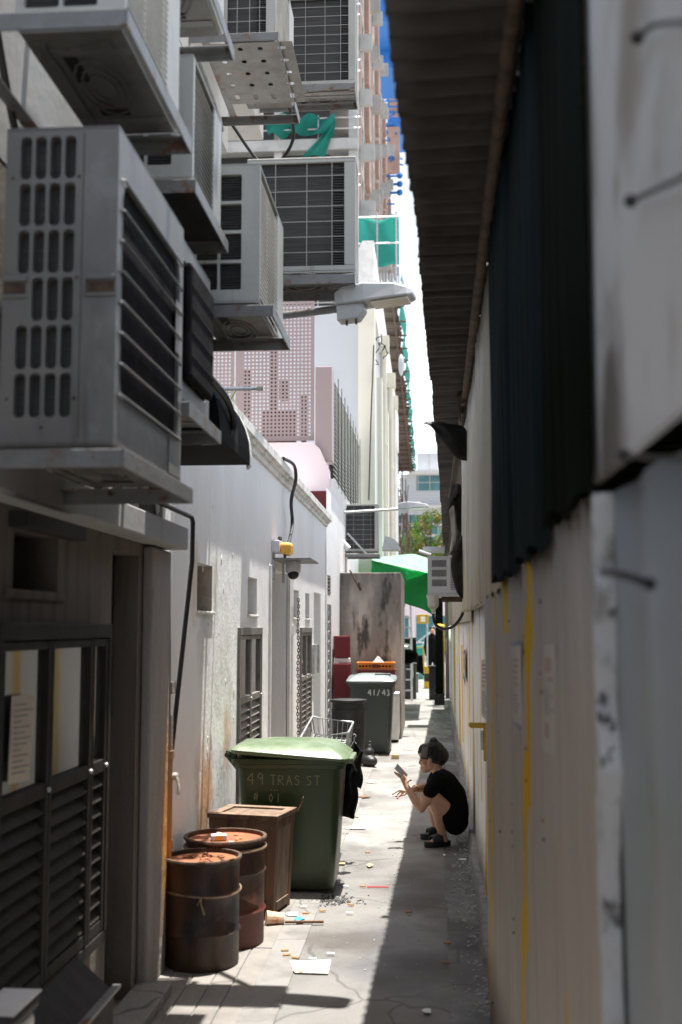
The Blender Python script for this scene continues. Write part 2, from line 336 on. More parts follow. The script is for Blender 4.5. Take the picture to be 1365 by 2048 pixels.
palef = mat('stone_steel', (.52, .49, .42), .5, layers=[('n', (.40, .375, .32), (14, 14, .7), .42, .7, .8), ('n', (.24, .2, .16), (5, 5, 2), .6, .74, .6), ('band', (.62, .38, .02), 8.3, .02, -.1, 1.8, 2.7)], bump=[(20, .004)])
boardm = mat('pale_board', (.70, .72, .73), .55, layers=[('n', (.33, .295, .25), (2.2, 2.2, 1.4), .46, .68, .9), ('n', (.2, .17, .145), (5, 5, 3), .62, .78, .7), ('blob', (.30, .26, .21), (.3, 1.62, 2.55), (.4, .18, .22), 4, .8), ('blob', (.30, .26, .21), (.3, 1.6, 2.95), (.4, .14, .2), 4, .8), ('blob', (.10, .085, .075), (.3, 1.86, 2.0), (.4, .2, .28), 5, .9)])
greyp = mat('blue_grey_sheet', (.33, .365, .38), .5, layers=[('n', (.36, .36, .345), (5, 5, 1.5), .5, .7, .8), ('n', (.14, .13, .12), (26, 26, 14), .68, .74, .8), ('n', (.2, .19, .175), (6, 6, 2.5), .6, .72, .7)], bump=[(20, .003)])
peelm = mat('peeling_white_edge', (.66, .665, .67), .7, layers=[('n', (.10, .10, .10), (22, 22, 16), .56, .62, .95), ('n', (.32, .31, .3), (8, 8, 6), .5, .62, .8)], bump=[(40, .008)])
roofm = mat('rusted_roof_sheet', (.07, .060, .053), .75, layers=[('n', (.025, .02, .017), (3, 9, 3), .42, .66, .8), ('n', (.14, .12, .105), (2, 12, 2), .55, .75, .7)], bump=[(20, .004)])
rustm = mat('rusty_pipe', (.11, .07, .045), .8, layers=[('n', (.05, .03, .02), 14., .4, .6, .9), ('n', (.22, .12, .06), 20., .6, .7, .6)], bump=[(50, .004)])
ragm = mat('weathered_canvas', (.34, .30, .26), .95, layers=[('n', (.18, .155, .13), 5., .42, .65, .8), ('n', (.30, .25, .2), 8., .6, .75, .6)], bump=[(30, .01)])
mesh_dark = mat('dark_shade_cloth', (.085, .076, .07), .95, layers=[('n', (.025, .022, .02), 6., .4, .6, .7)], bump=[(50, .006)])
shut = mat('brown_grey_paint', (.020, .0178, .0155), .65, spec=.2, layers=[('n', (.035, .03, .027), (7, 7, 2), .4, .66, .8), ('n', (.08, .07, .06), (14, 14, 14), .62, .72, .5)], bump=[(40, .003)])
shutg = mat('grey_louvre_paint', (.20, .185, .17), .5, layers=[('n', (.12, .11, .1), 8., .45, .65, .7)], bump=[(40, .003)])
doorm = mat('dark_green_door', (.012, .017, .015), .4, layers=[('n', (.03, .034, .03), (4, 4, 1.2), .45, .66, .7)])
glass = mat('dark_glass', (.05, .055, .055), .06, spec=.9, coat=.6)
paperm = mat('buff_paper', (.62, .54, .44), .8, layers=[('n', (.5, .43, .35), 5., .4, .7, .6)])
inkm = mat('grey_ink', (.26, .245, .235), .8); redink = mat('faded_red_ink', (.42, .24, .22), .8); posterm = mat('poster_paper', (.50, .47, .44), .6, layers=[('n', (.40, .37, .34), 7., .45, .65, .7)])
blueink = mat('navy_ink', (.16, .19, .30), .7)
binm = mat('green_bin_plastic', (.020, .038, .009), .36, layers=[('n', (.022, .042, .010), (4, 4, 2), .4, .66, .8), ('n', (.06, .075, .035), (26, 26, 5), .62, .74, .35), ('grad', (.045, .05, .025), 2, .25, 0, 6., .4, .5)], bump=[(30, .002)])
binlid = mat('sunlit_green_lid', (.095, .14, .07), .34, layers=[('n', (.14, .19, .105), 5., .4, .66, .7), ('nz', (.22, .27, .19), 6., .35, .6, .5)], bump=[(40, .002)])  # lid and its upward faces coloured paler to carry the sun's sheen
bind = mat('slate_bin_plastic', (.034, .046, .043), .45, layers=[('n', (.035, .045, .042), (4, 4, 2), .4, .66, .7), ('n', (.1, .11, .1), (22, 22, 5), .64, .74, .4)], bump=[(30, .002)])
binlid2 = mat('pale_slate_lid', (.17, .20, .20), .45, layers=[('n', (.12, .145, .145), 5., .4, .66, .7)])
chalk = mat('chalk', (.21, .22, .12), .9); chalkw = mat('white_chalk', (.6, .62, .62), .9)
drum1 = mat('blue_black_drum', (.014, .013, .017), .5, .1, layers=[('n', (.075, .030, .013), (5, 5, 1.6), .38, .56, .95), ('n', (.085, .034, .012), (12, 12, 8), .60, .70, .7), ('grad', (.036, .02, .009), 2, .22, .02, 5., .25, .9), ('grad', (.03, .013, .008), 2, .42, .56, 6., .1, .7)], bump=[(30, .004)])
drum2 = mat('red_brown_drum', (.095, .036, .018), .6, .1, layers=[('n', (.025, .014, .01), (8, 8, 1.4), .42, .62, .85), ('n', (.11, .05, .025), (14, 14, 6), .62, .72, .5), ('grad', (.085, .017, .012), 2, .215, .205, 6., .01, .95)], bump=[(30, .004)])
rustlid = mat('orange_rust', (.30, .105, .045), .85, layers=[('n', (.2, .07, .028), 9., .42, .6, .8), ('n', (.52, .27, .12), 14., .58, .7, .7), ('n', (.04, .018, .01), (16, 16, 16), .66, .72, .9)], bump=[(40, .008)])
ringm = mat('worn_steel_rim', (.34, .24, .16), .45, .4, layers=[('n', (.14, .065, .03), 14., .45, .62, .8)])
woodm = mat('old_crate_wood', (.12, .065, .034), .8, layers=[('n', (.04, .021, .011), (9, 9, 2.2), .42, .64, .9), ('n', (.17, .105, .06), (25, 25, 4), .54, .68, .8), ('nz', (.30, .215, .15), 7., .3, .6, .7)], bump=[((60, 60, 12), .006)])
woodp = mat('grey_crate_panel', (.19, .135, .095), .85, layers=[('n', (.09, .06, .038), (9, 9, 2.5), .42, .66, .85)], bump=[((50, 50, 10), .004)])
clothb = mat('black_cloth', (.004, .004, .0045), .95, spec=.15, bump=[((7, 7, 5), .03), (30, .006)])
skin = mat('skin', (.50, .285, .19), .5, layers=[('n', (.44, .23, .15), 12., .4, .7, .5)]); hairm = mat('black_hair', (.004, .0036, .004), .5, bump=[((180, 180, 30), .004)])
rednail = mat('red_nail', (.5, .01, .02), .3); lipm = mat('lip', (.4, .11, .1), .5); eyem = mat('dark_eye', (.012, .01, .01), .3)
clipm = mat('grey_hair_pad', (.14, .125, .115), .9); goldm = mat('gold', (.75, .48, .12), .25, 1.); phonem = mat('phone_back', (.05, .05, .055), .25); phonee = mat('phone_edge', (.45, .44, .42), .3, .8)
sandalm = mat('black_sandal', (.010, .010, .011), .5)
redp = mat('dark_red_paint', (.14, .004, .010), .4); whitep = mat('white_paint', (.76, .75, .73), .5, layers=[('n', (.6, .58, .55), 5., .45, .65, .6)])
stainw = mat('mildewed_concrete', (.56, .50, .44), .9, layers=[('n', (.24, .215, .19), (2.2, 2.2, .6), .36, .56, .9), ('n', (.05, .046, .042), (5, 5, 1.4), .52, .65, .92), ('grad', (.07, .065, .06), 2, 1.7, 2.7, 2.5, .9, .55), ('blob', (.38, .30, .24), (-.85, 17.1, .95), (.3, 1, .4), 3, .7)], bump=[(20, .01)])
orangep = mat('orange_crate', (.78, .23, .012), .45); maroonp = mat('maroon_crate', (.13, .022, .016), .5)
tarpm = mat('green_tarp', (.02, .42, .13), .45, layers=[('n', (.015, .26, .08), 1.2, .4, .65, .6)], bump=[(2.5, .05)], trans=(.02, .6, .2))
tarpt = mat('sunlit_tarp', (.36, .62, .48), .5, layers=[('n', (.25, .52, .38), 1.5, .42, .66, .6)], bump=[(2.5, .05)], trans=(.03, .6, .2))  # top sheet coloured paler to paint sun glare on the green
lampw = mat('lamp_grey', (.52, .54, .55), .4, layers=[('n', (.4, .41, .42), 8., .4, .7, .6)]); lensm = mat('lamp_lens', (.74, .70, .58), .25)
yellowl = mat('amber_plastic', (.80, .42, .07), .35); yellowp = mat('yellow_paint', (.55, .37, .02), .5, layers=[('n', (.36, .24, .03), 12., .45, .66, .7)])
pinkp = mat('mauve_panel', (.36, .28, .285), .5, layers=[('n', (.36, .285, .285), 1.2, .4, .7, .5)]); pinkw = mat('pink_wall', (.80, .68, .71), .7, layers=[('n', (.72, .6, .63), 1., .4, .7, .5)])
greyw = mat('blue_grey_wall', (.50, .52, .55), .8, layers=[('n', (.42, .44, .47), .5, .4, .7, .7), ('n', (.3, .3, .31), (2.5, 2.5, .7), .64, .8, .5)]); ivory = mat('ivory_paint', (.70, .67, .57), .6, layers=[('n', (.6, .56, .46), 1.5, .45, .7, .6)])
louvm = mat('pale_louvre', (.74, .73, .68), .5); conc = mat('raw_concrete', (.42, .42, .41), .85, layers=[('n', (.3, .3, .3), .8, .4, .65, .7)])
plym = mat('pink_plywood', (.38, .25, .20), .8, layers=[('n', (.3, .19, .15), 1.2, .4, .66, .7)]); netm = mat('teal_net', (.03, .36, .30), .85, alpha=.6, layers=[('n', (.02, .25, .22), 1.5, .4, .65, .7)], trans=(.03, .38, .32)); bluen = mat('blue_formwork', (.015, .13, .42), .6)
plankm = mat('scaffold_planks', (.13, .105, .085), .9, layers=[('n', (.06, .05, .042), (.6, 3, 1), .4, .62, .85), ('n', (.22, .18, .15), (1, 4, 1), .58, .72, .6)])
farw = mat('far_white_panel', (.62, .65, .70), .5); farg = mat('teal_glass', (.05, .17, .20), .15, layers=[('n', (.10, .28, .31), .22, .42, .62, .8)]); bark = mat('bark', (.12, .09, .065), .9)
leafm = mat('leaf', (.06, .125, .016), .6, layers=[('n', (.035, .085, .014), .9, .42, .62, .9), ('n', (.42, .12, .02), .7, .52, .62, .9)], trans=(.10, .2, .03)); grassm = mat('grass_blade', (.16, .24, .05), .6)
bottlem = mat('stained_plastic', (.60, .57, .52), .4, layers=[('n', (.35, .2, .15), 12., .58, .68, .6)]); wac = mat('white_ac_plastic', (.64, .63, .66), .4, layers=[('n', (.52, .51, .53), 6., .45, .66, .6)])
papw = mat('white_paper', (.8, .8, .78), .8); buttm = mat('cork_tip', (.46, .26, .12), .8); strawr = mat('red_plastic', (.6, .05, .06), .4); cardm = mat('printed_cup', (.62, .42, .27), .7, layers=[('n', (.45, .12, .07), 25., .52, .6, .8)])
spong = mat('yellow_sponge', (.48, .38, .19), .9); stonem = mat('gravel', (.5, .49, .47), .9); bluesc = mat('blue_plastic', (.08, .36, .62), .4); leafd = mat('dry_leaf', (.16, .085, .04), .8)
# ------------------------------------------------------------------ ground
XL = -1.37
def fx(y): return .299+.0088*(y-2)                      # fence line drifts slightly right
structure(MB().box(-900, 900, -300, 1500, -.3, -.012).build('ground', dirtm, loc=(0, 0, -.012)))
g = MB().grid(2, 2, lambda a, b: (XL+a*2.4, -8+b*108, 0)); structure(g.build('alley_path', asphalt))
g = MB()
for k in range(-10, 75):
    y = k*2.4
    if -6 < y < 15: g.box(-.836+random.uniform(-.004, .004), -.675+random.uniform(-.008, .01), y+.003, y+2.397, -.02, .006)
structure(g.build('drain_edging', edging, bevel=.003))
g = MB()
for k in range(5):
    for j in range(-2, 5):
        x0 = XL+.0+k*.107; g.box(x0+.004, x0+.103, j*3.1+.003, j*3.1+3.097, -.02, .004+random.uniform(0, .003))
structure(g.build('drain_cover', drainm, bevel=.002))
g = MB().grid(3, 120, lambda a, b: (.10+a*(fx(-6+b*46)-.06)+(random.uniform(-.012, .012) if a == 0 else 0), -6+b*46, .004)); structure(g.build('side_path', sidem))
g = MB()                                                 # rough mortar kerb at the foot of the far fence
prof = []
for k in range(60):
    y = 5.0+k*.35; x = fx(y); a = random.uniform(-.012, .012); prof.append((y, x-.055+a, .10+random.uniform(-.02, .015), x))
o0 = len(g.v)
for y, xa, h, x in prof: g.v += [V((xa-.012, y, 0)), V((xa+.008, y, h)), V((x+.04, y, h+.01)), V((x+.06, y, 0))]
for k in range(59):
    for j in range(3): a = o0+k*4+j; g.f.append((a, a+4, a+5, a+1))
g.f += [(o0, o0+1, o0+2, o0+3)]
structure(g.build('kerb', curbm))
# ------------------------------------------------------------------ helpers for walls with openings
def holed_wall(mb, X, y0, y1, z0, z1, holes, face=1):
    ys = sorted({y0, y1, *[h[0] for h in holes], *[h[1] for h in holes]}); zs = sorted({z0, z1, *[h[2] for h in holes], *[h[3] for h in holes]})
    for a, b in zip(ys, ys[1:]):
        for c, d in zip(zs, zs[1:]):
            my, mz = (a+b)/2, (c+d)/2
            if any(h[0] < my < h[1] and h[2] < mz < h[3] for h in holes): continue
            mb.add([(X, a, c), (X, b, c), (X, b, d), (X, a, d)], [(0, 1, 2, 3)])
    for (a, b, c, d, dep) in holes:
        i = X-dep*face
        mb.add([(X, a, c), (X, b, c), (X, b, d), (X, a, d), (i, a, c), (i, b, c), (i, b, d), (i, a, d)], [(0, 1, 5, 4), (1, 2, 6, 5), (2, 3, 7, 6), (3, 0, 4, 7), (4, 5, 6, 7)])
def louvre_window(name, label, y0, y1, z0, z1, zm, leaves, X, fm, lm, group=None):
    """steel window: glazed upper half, fixed louvres below"""
    t = thing(name, label, 'window', (X, (y0+y1)/2, z0), group)
    f = MB(); fw = .035
    f.box(X-.03, X+.035, y0, y1, z1-fw*1.6, z1); f.box(X-.03, X+.03, y0, y1, z0, z0+fw*1.3)
    f.box(X-.03, X+.033, y0, y0+fw, z0+fw*1.3, z1-fw*1.6); f.box(X-.03, X+.033, y1-fw, y1, z0+fw*1.3, z1-fw*1.6)
    f.build('frame', fm, t, bevel=.003)
    yy = [y0+fw+(y1-y0-2*fw)*k for k in leaves]
    for a, b in zip(yy, yy[1:]):
        l = MB(); e = .03
        for q in (a+.003, b-e-.003): l.box(X-.012, X+.028, q, q+e, z0+fw*1.3+.004, z1-fw*1.6-.004)
        for za, zb in ((z1-fw*1.6-.004-e, z1-fw*1.6-.004), (zm-.02, zm+.03), (z0+fw*1.3+.004, z0+fw*1.3+.05)): l.box(X-.012, X+.026, a+e+.003, b-e-.003, za, zb)
        lf = l.build('casement', fm, t, bevel=.003)
        MB().box(X+.002, X+.007, a+e, b-e, zm+.03, z1-fw*1.6-e).build('pane', glass, lf)
        s = MB(); zl = z0+fw*1.3+.055
        while zl < zm-.06:
            s.add([(X-.01, a+e, zl+.062), (X-.01, b-e, zl+.062), (X+.024, b-e, zl+.006), (X+.024, a+e, zl+.006), (X-.016, a+e, zl+.056), (X-.016, b-e, zl+.056), (X+.018, b-e, zl), (X+.018, a+e, zl)],
                  [(0,1,2,3),(7,6,5,4),(0,4,5,1),(1,5,6,2),(2,6,7,3),(3,7,4,0)]); zl += .058
        s.build('louvre_slats', lm, lf)
        MB().ball((X+.034, b-.02, zm+.005), .009).build('latch', steel, lf, smooth=True)
    MB().box(X-.05, X-.045, y0, y1, z0, zm).build('backing', darkm, t)
    return t
# ------------------------------------------------------------------ white annex (left, 6.1 m to 15.3 m)
nich = [(6.71, 7.19), (8.63, 9.11), (11.6, 12.1), (12.75, 13.2)]
hol = [(a, b, 1.80, 2.09, .17) for a, b in nich]+[(8.18, 9.28, .45, 1.70, .05), (9.86, 11.1, .02, 2.22, .28), (12.2, 13.3, .45, 1.70, .05), (13.72, 14.6, .02, 2.13, .25)]
an = thing('annex_building', 'long low white rendered annex with small niches and stone cornice', 'building', (XL, 10.7, 0))
m = MB(); holed_wall(m, XL, 5.8, 15.3, 0, 3.12, hol); m.box(-6, XL-.3, 5.8, 15.3, 0, 3.1); m.build('wall', annexm, an)
c = MB(); prof = [(0, 3.06), (.025, 3.06), (.03, 3.10), (.055, 3.105), (.06, 3.125), (.085, 3.13), (.085, 3.2), (-.25, 3.215), (-.25, 3.06)]
c.prism([(XL+a, 6.75, z) for a, z in prof], (0, 8.6, 0)); c.build('cornice', cornm, an)
MB().box(-6, XL-.252, 6.8, 15.3, 3.1, 3.15).build('roof', upperw, an)
for a, b in nich:
    r = MB(); r.box(XL-.168, XL-.165, a+.002, b-.002, 1.802, 2.088); r.box(XL-.16, XL-.002, b-.004, b-.001, 1.803, 2.085); r.build('niche_back', nichem if a < 8 else annexm, an)
    MB().box(XL-.15, XL+.014, a-.03, b+.03, 1.782, 1.80).build('sill', cornm, an, bevel=.004)
for (a, b, top, mm) in ((9.86, 11.1, 2.22, nichem), (13.72, 14.6, 2.13, whitep)):
    d = MB(); d.box(XL-.27, XL-.235, a+.02, b-.02, .03, top-.02); dd = d.build('door', whitep if mm is whitep else pilm, an, bevel=.004)
    MB().beam((XL-.23, a+.1, 1.05), (XL-.2, a+.1, 1.05), .02, .02).build('handle', steel, dd)
f = MB(); f.box(XL-.01, XL+.03, 11.1, 11.16, .02, 2.26); f.box(XL-.01, XL+.02, 9.80, 9.86, .02, 2.24); f.each('door_frame', whitep, an, bevel=.004)
# bumps of filler and cracks standing off the white wall
fl = MB()
for k in range(12):
    y = random.uniform(6.3, 8.1); z = random.uniform(.9, 2.5); s = random.uniform(.01, .03)
    fl.ball((XL+.001, y, z), (.0025, s, s*random.uniform(.8, 3)), 8)
fl.each('plaster_lump', annexm, an, smooth=True)
louvre_window('louvre_window', 'grey two leaf louvred window in white wall behind green bin', 8.18, 9.28, .45, 1.70, 1.16, (0, .5, 1), XL-.01, shutg, shutg)
louvre_window('louvre_window', 'smaller looking louvred window beyond hanging chain in white wall', 12.2, 13.3, .45, 1.70, 1.14, (0, .5, 1), XL-.01, shutg, shutg)
# grass on the annex roof
for k, (px, py, Y) in enumerate(((452, 800, 7.9), (470, 830, 8.1), (497, 862, 8.6))):
    p = P(px, py, Y); p = V((min(p.x, XL-.1), Y, 3.2)); q = MB()
    for j in range(4):
        a = random.uniform(-.06, .06); h = random.uniform(.15, .38)
        q.tube([p+V((a*.2, 0, 0)), p+V((a, .02, h*.6)), p+V((a*2.2, .03, h))], [.006, .005, .001], 4)
    tag(q.build('grass_tuft', grassm), ('taller green grass tuft sprouting beside dark awning on annex roof', 'middle green grass tuft sprouting on cornice top', 'small grass tuft furthest along the annex cornice')[k], 'grass', 'grass sprouting along the cornice')
# awning plate over door with camera, amber lamp, cable
t = thing('door_canopy', 'flat grey metal canopy plate over white annex doorway', 'canopy', (XL, 10.5, 2.26))
MB().box(XL, XL+.34, 10.0, 10.75, 2.30, 2.315).build('canopy_plate', brk, t, bevel=.003)
MB().box(XL, XL+.02, 10.0, 10.06, 2.12, 2.30).box(XL, XL+.02, 10.69, 10.75, 2.12, 2.30).each('bracket', steel, t)
t = thing('security_camera', 'white dome security camera hanging under grey canopy plate', 'camera', (XL+.15, 10.3, 2.2))
MB().lathe((XL+.15, 10.3, 2.16), [(.065, .138), (.07, .10), (.07, .05), (.06, .03)], 20).build('camera_body', wac, t, smooth=True)
MB().ball((XL+.155, 10.28, 2.185), .052, 16).build('dome', rubber, t, smooth=True)
t = thing('wall_lamp', 'amber plastic lamp box on white wall above canopy', 'lamp', (XL, 10.1, 2.4))
MB().box(XL, XL+.07, 9.95, 10.2, 2.36, 2.47).build('housing', wac, t, bevel=.01)
MB().box(XL+.071, XL+.17, 9.97, 10.07, 2.345, 2.45).box(XL+.071, XL+.17, 10.085, 10.19, 2.34, 2.455).build('amber_lens', yellowl, t, bevel=.03, seg=4)
MB().tube([(XL+.06, 10.05, 2.48), (XL+.06, 10.06, 2.5)], .02).tube([(XL+.1, 10.1, 2.36), (XL+.1, 10.1, 2.30)], .012).build('gland', rubber, t)
cab = [PX(567, 917, XL+.09), PX(588, 930, XL+.11), PX(592, 960, XL+.115), PX(583, 1000, XL+.08), PX(585, 1040, XL+.06), PX(583, 1065, XL+.07), PX(576, 1092, XL+.08)]
def smooth_path(pts, n=6):
    out = []
    for i in range(len(pts)-1):
        p0, p1, p2, p3 = pts[max(i-1, 0)], pts[i], pts[i+1], pts[min(i+2, len(pts)-1)]
        for k in range(n):
            t_ = k/n; out.append(.5*((2*p1)+(p2-p0)*t_+(2*p0-5*p1+4*p2-p3)*t_**2+(3*p1-p0-3*p2+p3)*t_**3))
    return out+[pts[-1]]
tag(MB().tube(smooth_path(cab), .017, 8).build('power_cable', rubber, smooth=True), 'thick black cable curling from annex roof down to amber lamp', 'cable')
# chain, conduit, plate
c = MB()
for k in range(46):
    z = 1.98-k*.032; y = 11.62+.03*math.sin(k*.5); pts = []
    for j in range(8):
        a = j*math.pi/4; e = V((0, .011*math.cos(a), .021*math.sin(a))) if k % 2 else V((.011*math.cos(a), 0, .021*math.sin(a))); pts.append(V((XL+.05, y, z))+e)
    c.tube(pts, .005, 5, closed=True)
tag(c.build('hanging_chain', rustm), 'dark steel chain hanging down white wall with padlock', 'chain')
tag(MB().tube([(XL+.02, 11.3, .3), (XL+.02, 11.3, 1.9), (XL+.02, 11.33, 2.2)], .018).box(XL+.001, XL+.05, 11.26, 11.34, 1.62, 1.72).build('wall_conduit', whitep), 'white painted conduit running down beside annex door', 'pipe')
tag(MB().box(XL+.002, XL+.03, 13.55, 13.95, 1.15, 1.5).box(XL+.03, XL+.05, 13.9, 13.96, 1.15, 1.5).build('meter_plate', steel, bevel=.004), 'small grey steel plate fixed beside far annex doorway', 'plate')
# ------------------------------------------------------------------ near building A (left)
A = thing('shop_building', 'tall weathered grey cream building at left carrying the air conditioners', 'building', (XL, 3, 0))
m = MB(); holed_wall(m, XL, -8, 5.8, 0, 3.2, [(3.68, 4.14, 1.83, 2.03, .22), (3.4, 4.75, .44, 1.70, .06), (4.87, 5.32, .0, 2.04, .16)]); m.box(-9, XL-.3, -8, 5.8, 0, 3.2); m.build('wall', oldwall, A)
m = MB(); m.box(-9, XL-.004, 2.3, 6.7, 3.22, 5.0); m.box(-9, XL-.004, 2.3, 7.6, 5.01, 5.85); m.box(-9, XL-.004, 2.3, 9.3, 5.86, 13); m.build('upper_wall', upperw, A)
m = MB(); m.box(XL+.001, XL+.05, 5.40, 5.80, 0, 2.09); m.build('pilaster', pilm, A, bevel=.012)
m = MB(); m.box(XL+.001, XL+.13, 2.5, 5.83, 2.10, 2.215); m.build('lintel', upperw, A, bevel=.008)
m = MB()
for k in range(30): y = random.uniform(3.9, 5.7); s = random.uniform(.02, .07); m.ball((XL+.004, y, random.uniform(2.25, 2.5)), (.012, s, s), 6)
m.build('flaking_paint', whitep, A)
m = MB().box(XL+.001, XL+.17, 4.72, 5.42, .0, .055); m.build('door_step', edging, A, bevel=.006)
m = MB(); m.box(XL-.06, XL+.012, 3.62, 4.2, 1.795, 1.828); m.build('sill', oldwall, A, bevel=.004)
d = thing('metal_door', 'dark green metal door with barred glazed top in recess', 'door', (XL-.12, 5.2, .02)); X = XL-.12
MB().box(X-.03, X, 4.885, 5.31, .03, 1.28).build('door_panel', doorm, d, bevel=.004)
f = MB()
for y in (4.88, 5.08, 5.28): f.box(X-.03, X+.006, y, y+.035, 1.284, 2.04)
for z in (1.284, 1.55, 1.80, 2.005): f.box(X-.026, X+.012, 4.88, 5.315, z, z+.03)
f.build('grille', doorm, d); MB().box(X-.025, X-.018, 4.9, 5.30, 1.30, 2.02).build('pane', glass, d)
MB().beam((X, 4.95, 1.1), (X+.05, 4.95, 1.1), .018, .018).beam((X+.045, 4.95, 1.1), (X+.05, 5.08, 1.09), .018, .018).build('handle', steel, d)
lw = louvre_window('louvre_window', 'large dark brown louvred window with paper notice at near left', 3.42, 4.67, .44, 1.715, 1.14, (0, .40, .82, 1), XL+.03, shut, shut)
n = thing('paper_notice', 'buff paper notice taped on glass of dark louvred window', 'notice', (XL+.06, 3.8, 1.2)); q = [PX(x, y, XL+.062) for x, y in ((16, 1569), (58, 1560), (70, 1388), (24, 1392))]
MB().prism(q, (.0015, 0, 0)).build('sheet', paperm, n)
il = MB()
for k in range(13):
    a = .1+.065*k; wd = (.5, .8, .62, .35, .72)[k % 5]
    pt = lambda s, r: q[3].lerp(q[2], s).lerp(q[0].lerp(q[1], s), r)
    il.prism([pt(.12, a), pt(.12+wd, a), pt(.12+wd, a+.016), pt(.12, a+.016)], (.0025, 0, 0))
il.build('printed_lines', inkm, n)
# small things under the window
t = thing('metal_trough', 'grey bent metal box under dark louvred window', 'box', (-1.25, 4.0, 0))
MB().prism([(-1.36, 3.55, .0), (-1.36, 3.55, .52), (-1.17, 3.55, .36), (-1.17, 3.55, 0)], (0, .75, 0)).build('box', shut, t, bevel=.006)
MB().beam((-1.165, 3.52, .372), (-1.165, 4.32, .372), .03, .012).beam((-1.36, 3.545, .53), (-1.165, 3.545, .365), .02, .02).build('rim', brk, t)
t = thing('pedal_bin', 'pale bin with black and white lid in bottom left corner', 'bin', (-1.27, 3.35, 0))
MB().box(-1.36, -1.19, 3.2, 3.5, 0, .55).build('bin_body', whitep, t, bevel=.02); MB().box(-1.365, -1.18, 3.19, 3.51, .553, .60).build('lid', blackp, t, bevel=.02, seg=3)
MB().box(-1.30, -1.178, 3.27, 3.512, .601, .606).build('lid_panel', whitep, t, bevel=.002)
t = thing('strip_light', 'dark strip light on bracket under big air conditioner', 'lamp', (-1.2, 3.6, 2.02))
MB().box(-1.25, -1.19, 3.3, 3.9, 2.00, 2.05).build('housing', shut, t, bevel=.005); MB().box(XL+.131, -1.252, 3.4, 3.44, 2.01, 2.04).build('bracket', brk, t)
pp = MB(); pp.tube([(XL+.04, 5.35, 2.40), (XL+.06, 5.4, 2.31), (-1.25, 5.95, 2.285), (-1.245, 5.965, 2.26), (-1.245, 5.96, 2.05), (-1.34, 5.93, 1.0), (-1.345, 5.92, .03)], .013)
tag(pp.build('drain_pipe', rubber), 'thin black pipe slanting down corner beside white annex', 'pipe')
c = MB(); c.tube([(XL+.035, 5.86, .05), (XL+.035, 5.86, 1.25)], .024).tube([(XL+.035, 5.86, 1.25), (XL+.035, 5.85, 1.55), (XL+.03, 5.84, 1.95)], .009)
for z in (1.05, .6): c.lathe((XL+.035, 5.86, z), [(.031, -.02), (.031, .02)], 12)
c.box(XL+.002, XL+.06, 5.82, 5.90, 1.36, 1.42)
tag(c.build('wall_conduit', pilm), 'cream painted conduit pipe on building corner by black pipe', 'pipe')
tp = MB(); tp.ball((-1.305, 5.88, .94), (.03, .03, .022)); tp.tube([(-1.33, 5.88, .94), (-1.285, 5.86, .93), (-1.277, 5.85, .89), (-1.277, 5.85, .85)], .009)
tag(tp.build('water_tap', bottlem, smooth=True), 'small pale water tap on pipe above rusty barrels', 'tap')
# ------------------------------------------------------------------ air conditioners
def ac_end_x(kind, mb, x0, x1, y, z0, z1): pass
def bracket(label, x1, y0, y1, z, x0=XL, pan=None, th=.05, strut=True):
    t = thing('wall_bracket', label, 'bracket', (x0, (y0+y1)/2, z), 'brackets carrying the air conditioners')
    a = .045; f = MB()
    for ya, s_ in ((y0, 1), (y1, -1)):                                                     # angle iron arms
        f = MB(); f.prism([(x0, ya, z-th), (x0, ya+.006*s_, z-th), (x0, ya+.006*s_, z-.006), (x0, ya+a*s_, z-.006), (x0, ya+a*s_, z), (x0, ya, z)], (x1-x0, 0, 0)); f.build('arm', brk, t, bevel=.002)
    r = MB(); r.prism([(x1, y0-.001, z-th-.001), (x1+.006, y0-.001, z-th-.001), (x1+.006, y0-.001, z+.002), (x1+.0002, y0-.001, z+.002)], (0, y1-y0+.002, 0)); r.build('front_rail', brk, t, bevel=.002)
    r = MB(); r.box(x0+.06, x0+.06+a, y0+a, y1-a, z-.006, z-.0002); r.build('rear_rail', brk, t)
    b = MB()
    for y in (y0+.02, y1-.03):
        for x in (x1-.02, x0+.3): b.tube([(x, y, z-.022), (x, y, z-.006)], .008, 6)
    b.each('bolt', rustm, t)
    if pan: pan_plate(t, *pan, z)
    return t
def base_pan(t, x0, x1, y0, y1, z, holes=True):
    """pressed steel base with ribs, seen from below"""
    MB().box(x0+.01, x1-.01, y0+.01, y1-.01, z-.012, z).build('base_pan', acpan, t, bevel=.004)
    r = MB(); cx, cy = (x0+x1)/2, (y0+y1)/2
    for q in range(3):
        rr = .05+.03*q; r.tube([(cx+rr*.9*math.cos(a*.5236)*((x1-x0)/.4), cy+rr*1.6*math.sin(a*.5236), z-.013) for a in range(12)], .005, 5, closed=True)
    r.beam((x0+.05, y0+.06, z-.014), (x0+.05, y1-.06, z-.014), .03, .012); r.beam((x1-.06, y0+.08, z-.014), (x0+.16, y0+.1, z-.014), .02, .01)
    r.build('base_rib', acpan, t)
    MB().box(x0+.1, x1-.12, y1-.2, y1-.16, z-.0145, z-.0122).box(x0+.09, x0+.13, y0+.12, y0+.3, z-.0145, z-.0122).each('drain_slot', darkm, t)
